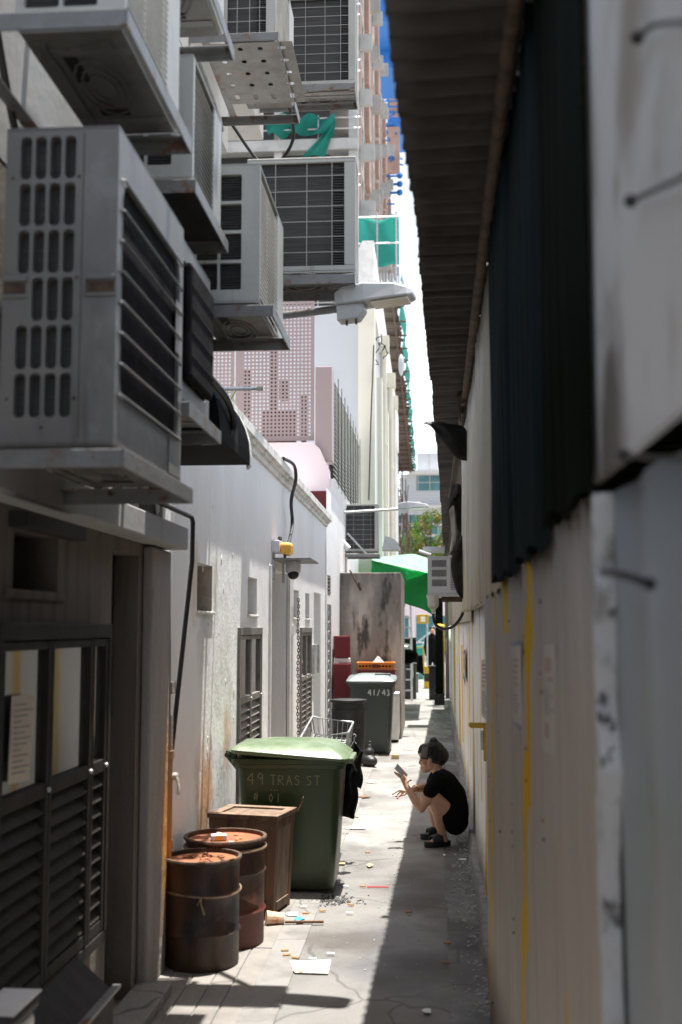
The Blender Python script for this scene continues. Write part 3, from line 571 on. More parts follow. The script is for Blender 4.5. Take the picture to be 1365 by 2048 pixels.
def ac_body(name, label, x0, x1, y0, y1, z0, z1, m, end='grid', front='rib', corner=.03):
    t = thing(name, label, 'air conditioner', ((x0+x1)/2, (y0+y1)/2, z0), 'air conditioner outdoor units on the left wall')
    d = .03
    MB().box(x0+.012, x1-.012-d*(front != 'plain'), y0+d+.002, y1-.004, z0+.012, z1-.014).build('core', acdark, t)
    s = MB(); s.box(x0, x1, y0, y1, z1-.012, z1); s.box(x0, x1, y0, y1, z0, z0+.012); s.box(x0, x0+.01, y0+.004, y1-.004, z0+.012, z1-.012); s.box(x0+.01, x1-.01, y1-.012, y1-.002, z0+.012, z1-.012)
    s.build('casing', m, t, bevel=.006)
    W = x1-x0; H = z1-z0; D = y1-y0
    # end face (towards -y)
    if end == 'slots':
        us = [.0, .035]+[.035+.0425*k for k in range(1, 5)]+[W]; vs_ = [0, .072]+[.072+.1355*k for k in range(1, 7)]+[H]
        skip = {(1, 3)}
        e = MB().plate((x0, y0, z0), (1, 0, 0), (0, 0, 1), (0, -1, 0), us, vs_, lambda i, j: (.0055, .006, .012) if 0 < i < 5 and 0 < j < 7 and (i, j) not in skip else None, d)
        e.build('end_grille', m, t, bevel=.0015)
        h = MB(); h.box(x1-.085, x1-.002, y0-.012, y0-.001, z0+.46, z0+.475).box(x1-.085, x1-.002, y0-.006, y0-.001, z0+.415, z0+.425).box(x1-.088, x1-.083, y0-.01, y0-.001, z0+.42, z0+.47); h.box(x0+.0, x0+.07, y0-.012, y0-.001, z0+.46, z0+.475).box(x0, x0+.07, y0-.006, y0-.001, z0+.415, z0+.425); h.each('handle', m, t, bevel=.003)
        MB().box(x1-.08, x1-.005, y0-.0022, y0-.0005, z0+.427, z0+.455).box(x0+.002, x0+.065, y0-.0022, y0-.0005, z0+.427, z0+.455).each('handle_recess', rustm, t)
        sc_ = MB()
        for u, v in ((.02, .13), (.21, .13), (.02, .47), (.21, .47), (.02, .76), (.21, .76), (.12, .05)): sc_.ball((x0+u, y0-.001, z0+v), .005, 6)
        sc_.build('screw', rustm, t)
        MB().box(x1-.1, x1-.0985, y0-.0015, y0, z0+.02, z1-.02).build('panel_seam', darkm, t)
    elif end == 'grid':
        n = 4; nu = 2; cw = W-.075
        us = [0, .02]+[.02+(cw-.02)*k/nu for k in range(1, nu+1)]+[W]; nr = max(3, int((H-.1)/.115)); vs_ = [0, .05]+[.05+(H-.09)*k/nr for k in range(1, nr+1)]+[H]
        MB().plate((x0, y0, z0), (1, 0, 0), (0, 0, 1), (0, -1, 0), us, vs_, lambda i, j: (.005, .007, .006) if 0 < i <= nu and 0 < j <= nr else None, d).build('end_grille', m, t, bevel=.0015)
        f = MB()
        for k in range(int((H-.1)/.011)): f.box(x0+.02, x0+cw, y0+d-.012, y0+d, z0+.05+k*.011, z0+.055+k*.011)
        f.build('coil_fins', acdark, t)
    elif end == 'coil':
        e = MB(); fr = .022; e.box(x0, x1, y0, y0+.02, z1-.03, z1-.0125); e.box(x0, x1, y0, y0+.02, z0+.0125, z0+.04); e.box(x0, x0+fr, y0, y0+.02, z0+.04, z1-.03); e.box(x1-.06, x1-.001, y0, y0+.02, z0+.04, z1-.03); e.build('end_frame', m, t, bevel=.004)
        g = MB(); k = 1
        for u in (.27, .62, .9):
            g.box(x0+fr+(W-.1)*u, x0+fr+(W-.1)*u+.003, y0+.001, y0+.004, z0+.03, z1-.02)
        nh = max(3, int(H/.085))
        for k in range(1, nh): g.box(x0+fr, x1-.06, y0+.0045, y0+.0075, z0+.03+(H-.05)*k/nh, z0+.033+(H-.05)*k/nh)
        g.build('wire_guard', wirem, t)
        f = MB()
        for k in range(int((H-.08)/.014)): f.box(x1-.12, x1-.061, y0+.012, y0+.024, z0+.04+k*.014, z0+.046+k*.014)
        f.build('coil_fins', acdark, t)
    # front face (towards +x)
    if front == 'rib':
        c0 = .02; c1 = D*.74
        e = MB(); e.box(x1-.008, x1, y0+.002, y0+c0, z0+.012, z1-.012); e.box(x1-.014, x1, y0+c1, y1-.004, z0+.012, z1-.012)
        e.each('front_panel', m, t, bevel=.004)
        f = MB(); nb = int((H-.07)/.021)
        for k in range(nb):
            z = z0+.035+k*.021; f.box(x1-.003, x1-.001, y0+c0, y0+c1, z, z+.0075)
        for y in (c0+.002, c0+(c1-c0)/2, c1-.008): f.box(x1-.016, x1-.0125, y0+y, y0+y+.008, z0+.03, z1-.03)
        f.build('rib_guard', acrib, t)
    elif front == 'wire':
        c0 = .03; c1 = D*.72
        e = MB(); e.box(x1-.01, x1, y0+.002, y0+c0, z0+.012, z1-.012); e.box(x1-.012, x1, y0+c1, y1-.004, z0+.012, z1-.012); e.each('front_panel', m, t, bevel=.006)
        f = MB(); nb = int((H-.05)/.022)
        for k in range(nb): z = z0+.03+k*.022; f.tube([(x1-.004, y0+c0-.004, z), (x1-.006, y0+c0+.03, z), (x1-.006, y0+c1, z)], .0022, 5)
        f.build('wire_guard', acrib, t)
    elif front == 'fan':
        fa, fb, ga, gb = .055, D-.17, .14, H-.17
        MB().plate((x1, y0, z0), (0, 1, 0), (0, 0, 1), (1, 0, 0), [0, D], [0, H], lambda i, j: (.055, .14, .05), .02).build('front_panel', m, t, bevel=.002)
        MB().box(x1-.018, x1-.012, y0+.04, y1-.04, z0+.1, z1-.1).build('fan_mesh', fanm, t)
        fa, fb = .055, D-.055; ga, gb = .14, H-.14; f = MB()
        for k in range(8):
            z = z0+ga+.005+(gb-ga-.01)*k/7; f.tube([(x1-.004, y0+fa-.02, z), (x1+.008, y0+fa-.015, z), (x1+.008, y0+fb+.015, z), (x1-.004, y0+fb+.02, z)], .0042, 6)
        f.build('fan_guard', m, t, bevel=.002)
        MB().box(x1+.001, x1+.0025, y1-.11, y1-.03, z0+.44, z0+.62).build('rating_sticker', posterm, t)
        MB().box(x1+.0005, x1+.003, y1-.19, y1-.012, z0+.012, z0+.15).build('service_cover', m, t, bevel=.002)
    elif front == 'square':
        MB().plate((x1, y0, z0), (0, 1, 0), (0, 0, 1), (1, 0, 0), [0, D], [0, H], lambda i, j: (.055, .075, .02), .02).build('front_panel', m, t, bevel=.002)
        f = MB(); f.box(x1-.004, x1+.03, y0+.06, y1-.06, z0+.08, z1-.08)
        f.build('fan_cover', fanm, t, bevel=.02)
        g = MB()
        for k in range(1, 5): z = z0+.08+(H-.16)*k/5; g.box(x1+.0305, x1+.033, y0+.07, y1-.07, z, z+.003)
        g.build('fan_guard', shut, t)
    base_pan(t, x0, x1, y0, y1, z0-.001)
    return t
def ac_feet(t, x0, x1, y0, y1, z):
    f = MB()
    for y in (y0+.1, y1-.14): f.box(x0+.02, x1-.02, y, y+.04, z-.012, z-.001)
    f.each('foot', brk, t)
U = [ # label, body box, material, end, front, bracket label, (bx1, by0, by1)
 ('big grey condenser unit nearest, slotted end and barred fan front', (-1.172, -.85, 3.005, 3.85, 2.195, 3.10), acg, 'slots', 'fan', 'heavy angle iron bracket under the biggest nearest grey unit', (-.80, 2.91, 3.80)),
 ('dark faced unit tucked behind the big grey condenser', (-1.14, -.87, 3.89, 4.45, 2.51, 3.10), acg, 'grid', 'square', 'small bracket under the dark faced unit above awning', (-.83, 3.86, 4.48)),
 ('cream ribbed condenser cut off by top left corner of view', (-1.14, -.826, 2.952, 3.64, 3.37, 3.95), acw, 'grid', 'rib', 'wide frame bracket hanging in top left corner showing dark underside', (-.79, 2.83, 3.66)),
 ('cream condenser with dark wire guarded front above the dark faced unit', (-1.15, -.85, 3.98, 4.56, 3.34, 3.82), acw, 'grid', 'wire', 'bracket with black underside left of ribbed cream condenser', (-.83, 3.92, 4.60)),
 ('ribbed cream condenser with white grid end, left of street lamp arm', (-1.0, -.70, 4.66, 5.45, 3.07, 3.68), acw, 'grid', 'rib', 'bracket under ribbed cream condenser just left of lamp arm', (-.64, 4.61, 5.2)),
 ('wide condenser with dark wire grid coil facing camera above street lamp', (-.92, -.353, 5.66, 5.92, 3.51, 4.13), acw, 'coil', 'rib', 'bracket under dark coil unit directly above street lamp', (-.36, 5.6, 5.9)),
 ('weathered condenser with rounded ribbed side at top, over perforated bracket', (-1.19, -.875, 6.4, 7.3, 5.19, 5.82), acw, 'coil', 'rib', 'bracket with perforated drip plate below top centre condenser', (-.85, 6.28, 7.40)),
 ('upper right condenser with dark coil reaching top edge of view', (-1.107, -.548, 8.8, 9.1, 6.08, 6.85), acw, 'coil', 'rib', 'bracket under upper right dark coil condenser', (-.555, 8.72, 9.1)),
 ('condenser whose rusty underside shows at top beside the corner unit', (-1.12, -.83, 3.75, 4.45, 4.15, 4.75), acw, 'grid', 'rib', 'rust stained bracket at top between two cream condensers', (-.80, 3.7, 4.53)),
]
for k, (lab, (x0, x1, y0, y1, z0, z1), mm, e, fr, bl, (bx, b0, b1)) in enumerate(U):
    zb = z0-.018
    t = ac_body('air_conditioner', lab, x0, x1, y0, y1, z0, z1, mm, e, fr); ac_feet(t, x0, x1, y0, y1, z0-.013+.008)
    zb = z0-.026
    bt = bracket(bl, bx, b0, b1, zb, x0=XL-.004 if k < 7 else XL-.006)
    if k == 6:
        MB().plate((XL+.1, b0+.06, zb-.03), (1, 0, 0), (0, 1, 0), (0, 0, -1), [0, .12, .24, .36, .5], [0, .15, .3, .45, .6, .78], lambda i, j: (.045, .055, .012), .004).build('drip_plate', acpan, bt)
    if k in (3,):
        MB().box(XL+.1, bx-.02, b0+.05, b1-.05, zb-.012, zb-.008).build('drip_plate', shut, bt)
for y in (6.05, 6.62): pass
# wrapped pipes between units
for k, (pts, r, lab) in enumerate(((([(-1.2, 3.9, 2.9), (-1.3, 3.95, 3.1), (-1.33, 4.2, 3.15), (-1.33, 4.3, 3.6)]), .022, 'pale insulated pipe looping behind big grey condenser'),
    ([PX(420, 755, -.93), PX(455, 800, -.92), PX(468, 850, -.92), PX(450, 878, -.95), PX(400, 885, -1.0)], .016, 'black hose looping in front of curved dark awning'),
    ([PX(395, 115, -1.1), PX(420, 180, -1.1), PX(445, 260, -1.12)], .012, 'thin grey pipe hanging behind upper condensers'))):
    tag(MB().tube(smooth_path([V(p) for p in pts]), r, 8).build('hose', wac if k == 0 else rubber if k == 1 else brk, smooth=True), lab, 'hose')
for k, (pts, r, m_, lab) in enumerate((
    ([(-1.32, 4.6, 3.5), (-1.28, 4.58, 3.2), (-1.16, 4.5, 2.95), (-1.1, 4.46, 2.85)], .017, wac, 'white lagged pipe dropping behind the dark faced unit'),
    ([(-1.34, 3.3, 3.6), (-1.3, 3.5, 3.2), (-1.26, 3.9, 3.13), (-1.3, 4.3, 3.2)], .013, rubber, 'black cable sagging above the big grey condenser'),
    ([(-1.0, 5.4, 3.72), (-1.1, 5.6, 3.95), (-1.25, 5.75, 4.2), (-1.33, 5.8, 4.6)], .016, wac, 'white lagged pipe rising behind ribbed cream condenser'),
    ([(-.93, 7.3, 5.3), (-.9, 7.5, 5.05), (-1.1, 7.6, 4.9), (-1.34, 7.55, 5.2)], .012, rubber, 'black cable looping under top centre condenser'))):
    tag(MB().tube(smooth_path([V(p) for p in pts]), r, 8).build('hose', m_, smooth=True), lab, 'hose')
# curved awning
AW = 5.75-.87-.13
t = thing('curved_awning', 'black quarter round metal awning with pale striped rim', 'awning', (XL, 5.6, 2.55))
arc = [(XL+.005, 3.02)]+[(XL+.44*math.sin(a)+.005, 2.60+.42*math.cos(a)) for a in [i*math.pi/18 for i in range(1, 10)]]+[(XL+.445, 2.55), (XL+.005, 2.55)]
MB().prism([(x, 5.0, z) for x, z in arc], (0, .87, 0)).build('hood', awnm, t)
r = MB()
for e, (ya, yb) in enumerate(((5.872, 5.90), (5.91, 5.93))):
    for (xa, za), (xb, zb) in zip(arc[:-2], arc[1:-1]):
        r.add([(xa, ya, za), (xb, ya, zb), (xb, yb, zb), (xa, yb, za), (xa-.02, ya, za-.02), (xb-.02, ya, zb-.02), (xb-.02, yb, zb-.02), (xa-.02, yb, za-.02)], [(0,1,2,3),(4,7,6,5),(0,4,5,1),(2,6,7,3),(1,5,6,2),(3,7,4,0)])
r.build('rim', whitep, t)
tag(MB().tube([PX(440, 778, -1.2), PX(525, 777, -1.0)], .012, 10).lathe(PX(521, 777, -1.0)+V((0, 0, -.0)), [(.016, -.02), (.016, .02)], 10, Matrix.Rotation(math.pi/2, 4, 'Y')).build('steel_tube', steel), 'short open ended steel tube sticking out above awning', 'tube')
# street lamps
def street_lamp(label, wall, neck, tip, s=1.0):
    t = thing('street_lamp', label, 'street lamp', wall, 'arm mounted street lamps')
    wall, neck, tip = V(wall), V(neck), V(tip)
    MB().tube([wall, neck], .021*s, 12).build('arm', steel if s > 1 else brk, t, smooth=True)
    d = (tip-neck).normalized(); up = V((0, 0, 1)); sd = d.cross(up).normalized(); up = sd.cross(d); L = (tip-neck).length
    def loc(a, b, c): return neck+d*a+sd*b+up*c
    def hull(name, secs, m, bev):
        q = MB(); n = 0
        for a, hw, z0, z1 in secs: q.v += [loc(a, -hw, z0), loc(a, hw, z0), loc(a, hw*.86, z1), loc(a, -hw*.86, z1)]; n += 1
        for k in range(n-1):
            for j in range(4): q.f.append((k*4+j, k*4+(j+1) % 4, k*4+4+(j+1) % 4, k*4+4+j))
        q.f += [(3, 2, 1, 0), tuple(range(n*4-4, n*4))]; return q.build(name, m, t, bevel=bev)
    hull('head', [(-.02*s, .055*s, .01*s, .075*s), (.03*s, .075*s, .005*s, .095*s), (.14*s, .085*s, .0, .10*s), (.3*s, .085*s, .0, .075*s), (L-.03, .08*s, .0, .05*s), (L, .06*s, .005*s, .035*s)], lampw, .008)
    hull('gear_box', [(-.015*s, .05*s, -.075*s, .008*s), (.09*s, .055*s, -.075*s, .006*s), (.13*s, .05*s, -.03*s, .004*s)], lampw, .006)
    hull('lens', [(.17*s, .068*s, -.012*s, -.001*s), (L-.03, .064*s, -.012*s, -.001*s)], lensm, .003)
    f = MB()
    for k in range(6): f.prism([loc(.17*s+.03*k, -.06*s, .07*s), loc(.174*s+.03*k, -.06*s, .07*s), loc(.174*s+.03*k, -.06*s, .105*s), loc(.17*s+.03*k, -.06*s, .105*s)], sd*.12*s)
    f.build('heat_fins', lampw, t)
    MB().tube([loc(.03*s, .02, -.07*s), loc(.03*s, .02, -.10*s)], .006).tube([loc(.08*s, .02, -.07*s), loc(.08*s, .02, -.10*s)], .006).build('cable_gland', blackp, t)
    return t
nk = P(682, 617, 5.75); street_lamp('near street lamp whose grey head reaches over alley against the sky', P(490, 641, 6.5), nk, nk+V((.385, -.06, .0))+V((0, 0, .03)))
nk = P(800, 1018, 18.5); street_lamp('far street lamp on thin pole beneath white downpipes', P(688, 1025, 18.5), nk, nk+V((.47, -.05, .02)), 1.05)
# ------------------------------------------------------------------ right side: corrugated hoarding
def corr(mb, y0, y1, zb, zt, X, period=.10, depth=.016, rib=.3, lean=0., nz=5, wob=.003, n=(0,0)):
    f = lambda q, y, : q(y) if callable(q) else q
    prof = []; y = y0
    while y < y1-1e-6:
        for a, d in [(q/8, .5-.5*math.cos(q*math.pi/4)) for q in range(8)]:
            yy = y+a*period
            if yy <= y1: prof.append((yy, d*depth))
        y += period
    prof.append((y1, 0)); o = len(mb.v); ph = random.uniform(0, 6)
    for k, (yy, d) in enumerate(prof):
        b = f(zb, yy); t_ = f(zt, yy)
        for j in range(nz):
            z = b+(t_-b)*j/(nz-1); mb.v.append(V((f(X, yy)-d+lean*(z-b)+wob*math.sin(z*5+yy*7+ph), yy, z)))
    for k in range(len(prof)-1):
        for j in range(nz-1): a = o+k*nz+j; mb.f.append((a, a+nz, a+nz+1, a+1))
    return mb
def nfx(y): return .31-.0165*(y-2.06)
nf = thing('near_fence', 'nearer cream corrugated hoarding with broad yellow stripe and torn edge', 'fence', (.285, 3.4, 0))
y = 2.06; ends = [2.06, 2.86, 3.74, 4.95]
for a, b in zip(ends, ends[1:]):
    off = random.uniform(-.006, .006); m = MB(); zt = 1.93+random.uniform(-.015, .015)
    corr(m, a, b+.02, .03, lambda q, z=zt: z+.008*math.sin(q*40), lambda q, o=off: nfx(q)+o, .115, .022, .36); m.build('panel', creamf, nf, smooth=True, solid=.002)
s = MB()
for k in range(40):
    yy = random.choice((2.9, 3.78, 4.8, 3.3, 4.3)); s.ball((nfx(yy)-.013, yy+random.uniform(-.01, .01), .1+k*.045), .006, 6)
s.build('screw', rustm, nf)
m = MB(); o = 0; prv = None
for k in range(34):                                                  # torn, peeling leading edge
    z = .0+k*.0585; wd = (.085 if z > 1.30 else .045)+random.choice((0, 0, .012, -.012, .02))+random.uniform(-.006, .006); p = [(.293+random.uniform(-.003, .003), 2.055, z), (.286, 2.055-wd, z), (.32, 2.05-wd*.9, z)]
    m.v += [V(q) for q in p]
    if k:
        for j in (0, 1): a = (k-1)*3+j; m.f.append((a, a+1, a+4, a+3))
m.build('peeling_edge', peelm, nf, solid=.002)
ff = thing('far_fence', 'long white corrugated hoarding with many yellow stripes behind woman', 'fence', (.33, 12, 0))
y = 4.97; k = 0
while y < 27:
    L = (1.05, .92, 1.2)[k % 3]; off = random.uniform(-.008, .008); m = MB(); zt = 1.90+random.uniform(-.04, .03)-.008*(y-5)
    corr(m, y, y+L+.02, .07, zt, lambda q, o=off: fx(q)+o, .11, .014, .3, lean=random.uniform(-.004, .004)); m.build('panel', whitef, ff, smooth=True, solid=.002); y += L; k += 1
m = MB().box(.285, .33, 4.90, 4.94, 0.0, 1.92); m.build('post', creamf, ff, bevel=.004)
np_ = thing('sheet_fence', 'blue grey sheet panel at right edge, nearest to viewer', 'fence', (.33, .6, 0))
m = MB(); corr(m, -3.0, 1.965, .0, 1.93, .335, .32, .014, .2, wob=.004); m.build('sheet', greyp, np_, smooth=True, solid=.003)
m = MB().box(.375, .40, 1.70, 2.1, 0, 1.95); m.build('backing', darkm, np_)
pb = thing('pale_board', 'big pale stained board above grey panel at upper right', 'board', (.31, .6, 1.95))
m = MB(); m.grid(3, 40, lambda a, b: (.305+.012*math.sin(b*9)*a, -3.0+b*5.05, 1.955+a*2.2)); m.build('board', boardm, pb, solid=.012)
for k, (pts) in enumerate(([(1275, 75), (1310, 50), (1370, 45)], [(1262, 402), (1300, 385), (1372, 352)], [(1250, 910), (1300, 915), (1372, 918)])):
    q = [PX(x, y_, .284) for x, y_ in pts]; MB().tube(smooth_path(q), .0035, 6).ball(q[0], .010, 8).build('tie_wire', rubber, pb)
tag(MB().tube(smooth_path([PX(1205, 1145, .245), PX(1245, 1150, .25), PX(1300, 1168, .285)]), .005, 6).ball(PX(1300, 1168, .285), .009, 8).build('tie_wire', rubber), 'rusty tie wire twisted across torn fence edge', 'wire')
for lab, nm, a, b, zb, zt, X, m_ in (
  ('dark bottle green corrugated sheet hung beside the pale board', 'green_sheet', 1.99, 2.58, lambda q: 1.925+.015*math.sin(q*60), 3.5, .284, greenf),
  ('dark navy corrugated sheet, wider one next to the green sheet', 'blue_sheet', 2.56, 3.30, lambda q: 1.885+.012*math.sin(q*60), 3.3, .274, bluef),
  ('dark navy corrugated sheet, narrower one touching the stone coloured sheets', 'blue_sheet', 3.28, 4.08, lambda q: 1.865+.012*math.sin(q*60), 3.22, .262, bluef),
  ('stone coloured corrugated sheet beside dark navy sheet', 'stone_sheet', 4.06, 5.7, lambda q: 1.83+.012*math.sin(q*60), 3.2, .278, palef),
  ('stone coloured corrugated sheet further back beside hanging canvas', 'stone_sheet', 5.8, 8.6, lambda q: 1.82+.012*math.sin(q*60), lambda q: 3.16-.02*(q-6), .29, palef),
  ('furthest stone corrugated cladding above white hoarding', 'stone_sheet', 8.62, 24, lambda q: 1.75, 3.14, lambda q: fx(q)-.03, palef)):
    m = MB(); corr(m, a, b, zb, zt, X, (.16 if m_ is palef else .14), .034, .4, lean=.003); tag(m.build(nm, m_, smooth=True, solid=.002), lab, 'metal sheet', 'corrugated sheets above the hoarding' if nm != 'green_sheet' else None)
# roof
rf = thing('eave_roof', 'rusted corrugated eave roof overhanging hoarding on right', 'roof', (.8, 10, 3.2))
EDGE = [(1.5, -.13), (2.6, -.086), (2.9, -.077), (3.62, -.048), (4.55, -.021), (6.56, .029), (11.58, .134), (19.6, .269), (25, .37)]
def edge(y):
    for (a, b), (c, d) in zip(EDGE, EDGE[1:]):
        if y <= c: return b+(d-b)*(y-a)/(c-a)
    return .36
y = -3.06; k = 0
while y < 24:
    L = .74; ex = random.uniform(-.006, .006)*min(1, y/4); zz = 3.185+random.uniform(-.008, .008)+(k % 2)*.006; m = MB(); rows = []
    nn = int(L/.0125)+4
    for i in range(nn+1):
        yy = y+i*.0125*1.03; h = .034*math.sin(2*math.pi*yy/.112)
        jag = random.uniform(-.003, .003); e = edge(yy)+ex+jag if y > 2.1 else .345  # behind the board: unseen sheets added to keep sun off the grey panel
        sag = -.02*math.sin(yy*.9)
        m.v += [V((e, yy, zz+h-.01+sag*.3)), V((e+.25, yy, zz+h)), V((.9, yy, zz+h+.03)), V((3.2, yy, zz+h+.25))]
        if i:
            for j in range(3): a = (i-1)*4+j; m.f.append((a, a+4, a+5, a+1))
    m.build('roof_sheet', roofm, rf, smooth=True, solid=.002); y += L; k += 1
MB().tube([(.206, 2.0, 3.13), (.22, 4.0, 3.13), (.244, 7.2, 3.125)], .021, 10).build('purlin', rustm, rf, smooth=True)
MB().tube([(.235, 7.3, 3.10), (.33, 14, 3.1), (.42, 24, 3.1)], .02, 8).build('purlin', rustm, rf, smooth=True)
r = MB()
for j in range(4): r.tube([(.222+.03*math.cos(a*.785), 7.0+.012*j, 3.125+.03*math.sin(a*.785)) for a in range(8)], .006, 5, closed=True)
r.tube([(.2, 7.03, 3.10), (.215, 7.04, 2.98)], .006, 5); r.build('rope_tie', rustm, rf)
# added unseen walls that block light behind the hoarding
sh = thing('blocker_walls', 'dark unseen walls added behind hoarding to block light', 'blocker_walls', (2, 10, 0)); m = MB(); m.box(3.15, 3.2, -3, 28, 0, 3.4).box(.42, 3.2, 27.9, 28, 0, 3.4); m.build('wall', oldwall, sh)
# canvas rags
def rag(label, pts, m_, Y, amp=.03, name='canvas_rag'):
    q = MB(); ph = random.uniform(0, 6); n = len(pts); L = [P(a, b, Y+dy) for (a, b, dy) in [p[0] for p in pts]]; R = [P(a, b, Y+dy) for (a, b, dy) in [p[1] for p in pts]]
    L = smooth_path(L, 4); R = smooth_path(R, 4); N = len(L)
    def fn(u, v): i = min(int(round(u*(N-1))), N-1); p = L[i].lerp(R[i], v); return p+V((0, amp*math.sin(v*9+u*5+ph), amp*.4*math.sin(u*13+v*6)))
    q.grid(N, 9, fn); return tag(q.build(name, m_, smooth=True, solid=.004), label, 'canvas', 'canvas scraps hanging from the eave')
rag('black rubber flap curling up from roof edge against the sky', [((848, 848, 0), (852, 843, .05)), ((866, 856, 0), (892, 846, .05)), ((884, 880, 0), (925, 852, .1)), ((910, 912, 0), (940, 880, .1)), ((938, 922, .1), (945, 915, .1))], blackp, 7.2, .012)
rag('brown canvas strip hanging straight beneath roof edge', [((910, 905, 0), (944, 900, .1)), ((903, 960, .1), (942, 960, .1)), ((897, 1000, 0), (940, 1010, .1)), ((905, 1080, 0), (930, 1060, .1)), ((895, 1115, 0), (920, 1110, .1))], ragm, 9.2, .04)
rag('dark torn canvas folded over the window air conditioner', [((908, 970, 0), (935, 975, .1)), ((888, 1030, 0), (930, 985, .1)), ((905, 1000, 0), (943, 1040, .1)), ((915, 1060, 0), (946, 1100, .1))], mesh_dark, 8.7, .04)
rag('dark shade cloth draped over right half of window unit', [((932, 1062, 0), (948, 1060, .1)), ((908, 1100, 0), (949, 1100, .1)), ((903, 1140, 0), (950, 1140, .1)), ((915, 1185, 0), (950, 1190, .1)), ((940, 1203, 0), (952, 1200, .1))], mesh_dark, 8.3, .02)
# window air conditioner
t = thing('window_air_conditioner', 'white window air conditioner sticking out over alley on right', 'air conditioner', (.2, 9.4, 2.0)); Y = 9.2
a = P(856, 1188, Y); b = P(935, 1112, Y); z0, z1 = a.z, b.z
MB().box(a.x+.012, b.x, Y+.02, Y+.5, z0+.03, z1-.006).build('core', acdark, t)
us = [0, .03, .165, .20, .40]; us[-1] = b.x-a.x
fr = MB().plate((a.x, Y, z0), (1, 0, 0), (0, 0, 1), (0, -1, 0), [0, .02, .168], [.0, .05]+[.05+(z1-z0-.07)*k/3 for k in (1, 2, 3)]+[z1-z0], lambda i, j: (.014, .012, .003) if i == 1 and 0 < j < 4 else None, .02)
fr.box(a.x+.168, a.x+.185, Y-.002, Y+.02, z0, z1); fr.box(a.x+.185, b.x, Y, Y+.02, z0, z0+.035).box(a.x+.185, b.x, Y, Y+.02, z1-.015, z1)
fr.build('front_frame', wac, t, bevel=.003); MB().box(a.x, a.x+.011, Y+.02, Y+.5, z0, z1).box(a.x, b.x, Y+.02, Y+.5, z1-.005, z1).box(a.x, b.x, Y+.02, Y+.5, z0, z0+.028).build('casing', wac, t, bevel=.003)
f = MB()
for k in range(18): z = z0+.04+k*(z1-z0-.06)/18; f.box(a.x+.185, b.x, Y+.002, Y+.014, z, z+.007)
for k in range(3):
    for j in range(14): f.box(a.x+.036+j*.0088, a.x+.039+j*.0088, Y+.004, Y+.016, z0+.06+k*(z1-z0-.07)/3, z0+.045+(k+1)*(z1-z0-.07)/3)
f.build('grille', wac, t)
MB().box(a.x-.01, b.x+.05, Y-.03, Y+.5, z0-.02, z0-.003).build('base_tray', wac, t, bevel=.004)
tag(MB().box(a.x+.11, b.x+.1, Y+.02, Y+.07, z0-.055, z0-.022).box(a.x+.11, b.x+.1, Y+.4, Y+.45, z0-.055, z0-.022).build('wall_bracket', rustm), 'rusty bracket arms under the white window air conditioner', 'bracket')
t = thing('drain_bottle', 'stained plastic drip bottle hung upside down below window air conditioner', 'bottle', P(867, 1230, 9.2)); c = P(867, 1228, 9.2)
MB().lathe(c, [(.012, -.0), (.014, .03), (.042, .06), (.046, .075), (.046, .13), (.05, .135), (.05, .15)], 20).build('bottle', bottlem, t, smooth=True)
MB().tube(smooth_path([c+V((0, 0, .0)), P(871, 1248, 9.2), P(888, 1258, 9.2), P(908, 1252, 9.1), P(922, 1235, 9.1), P(930, 1215, 9.1)]), .012, 8).build('drain_hose', rubber, t, smooth=True)
# posters on the hoarding
def poster(label, px0, px1, yt, yb, X, cols, tilt=0):
    a, b, c, d = PX(px0, yt, X), PX(px1, yt-4, X), PX(px1, yb+16, X), PX(px0, yb, X)
    t = thing('poster', label, 'poster', (X, a.y, d.z), 'posters taped on the hoarding'); MB().prism([d, c, b, a], (.0015, 0, 0)).build('sheet', posterm, t)
    pt = lambda s, r: a.lerp(b, s).lerp(d.lerp(c, s), r)
    for nm, m_, blocks in cols:
        q = MB()
        for (s0, s1, r0, r1) in blocks: q.prism([pt(s0, r1), pt(s1, r1), pt(s1, r0), pt(s0, r0)], (-.001, 0, 0))
        (q.build if nm == 'text_lines' else q.each)(nm, m_, t)
ln = lambda a, b, n: [(.12, random.uniform(.55, .9), a+(b-a)*k/n, a+(b-a)*(k+.5)/n) for k in range(n)]
poster('larger clear poster with red emblem on near cream hoarding', 1085, 1111, 1290, 1500, .28, (('red_print', redink, [(.3, .7, .12, .26), (.4, .8, .3, .34), (.2, .6, .72, .86)]), ('text_lines', inkm, ln(.42, .66, 6))))
poster('red printed poster left of the broad yellow stripe', 1023, 1042, 1285, 1445, .268, (('red_print', redink, ln(.2, .55, 5)), ('text_lines', inkm, ln(.62, .85, 5)), ('header', blueink, [(0, 1, 0, .05), (0, 1, .95, 1)])))
poster('faded poster with brown print above yellow latch', 963, 976, 1320, 1430, .30, (('red_print', redink, ln(.08, .5, 6)), ('text_lines', inkm, ln(.55, .95, 8))))
poster('narrow blue edged poster on sunlit white hoarding', 927, 931, 1303, 1356, fx(11)-.03, (('red_print', redink, [(.2, .8, .25, .6)]), ('header', blueink, [(0, 1, 0, .1), (0, 1, .8, 1)])))
poster('small yellow and navy sticker far along the hoarding', 889, 894, 1279, 1307, fx(22)-.03, (('yellow_print', yellowp, [(.05, .95, .1, .7)]), ('header', blueink, [(0, 1, .7, .95)])))
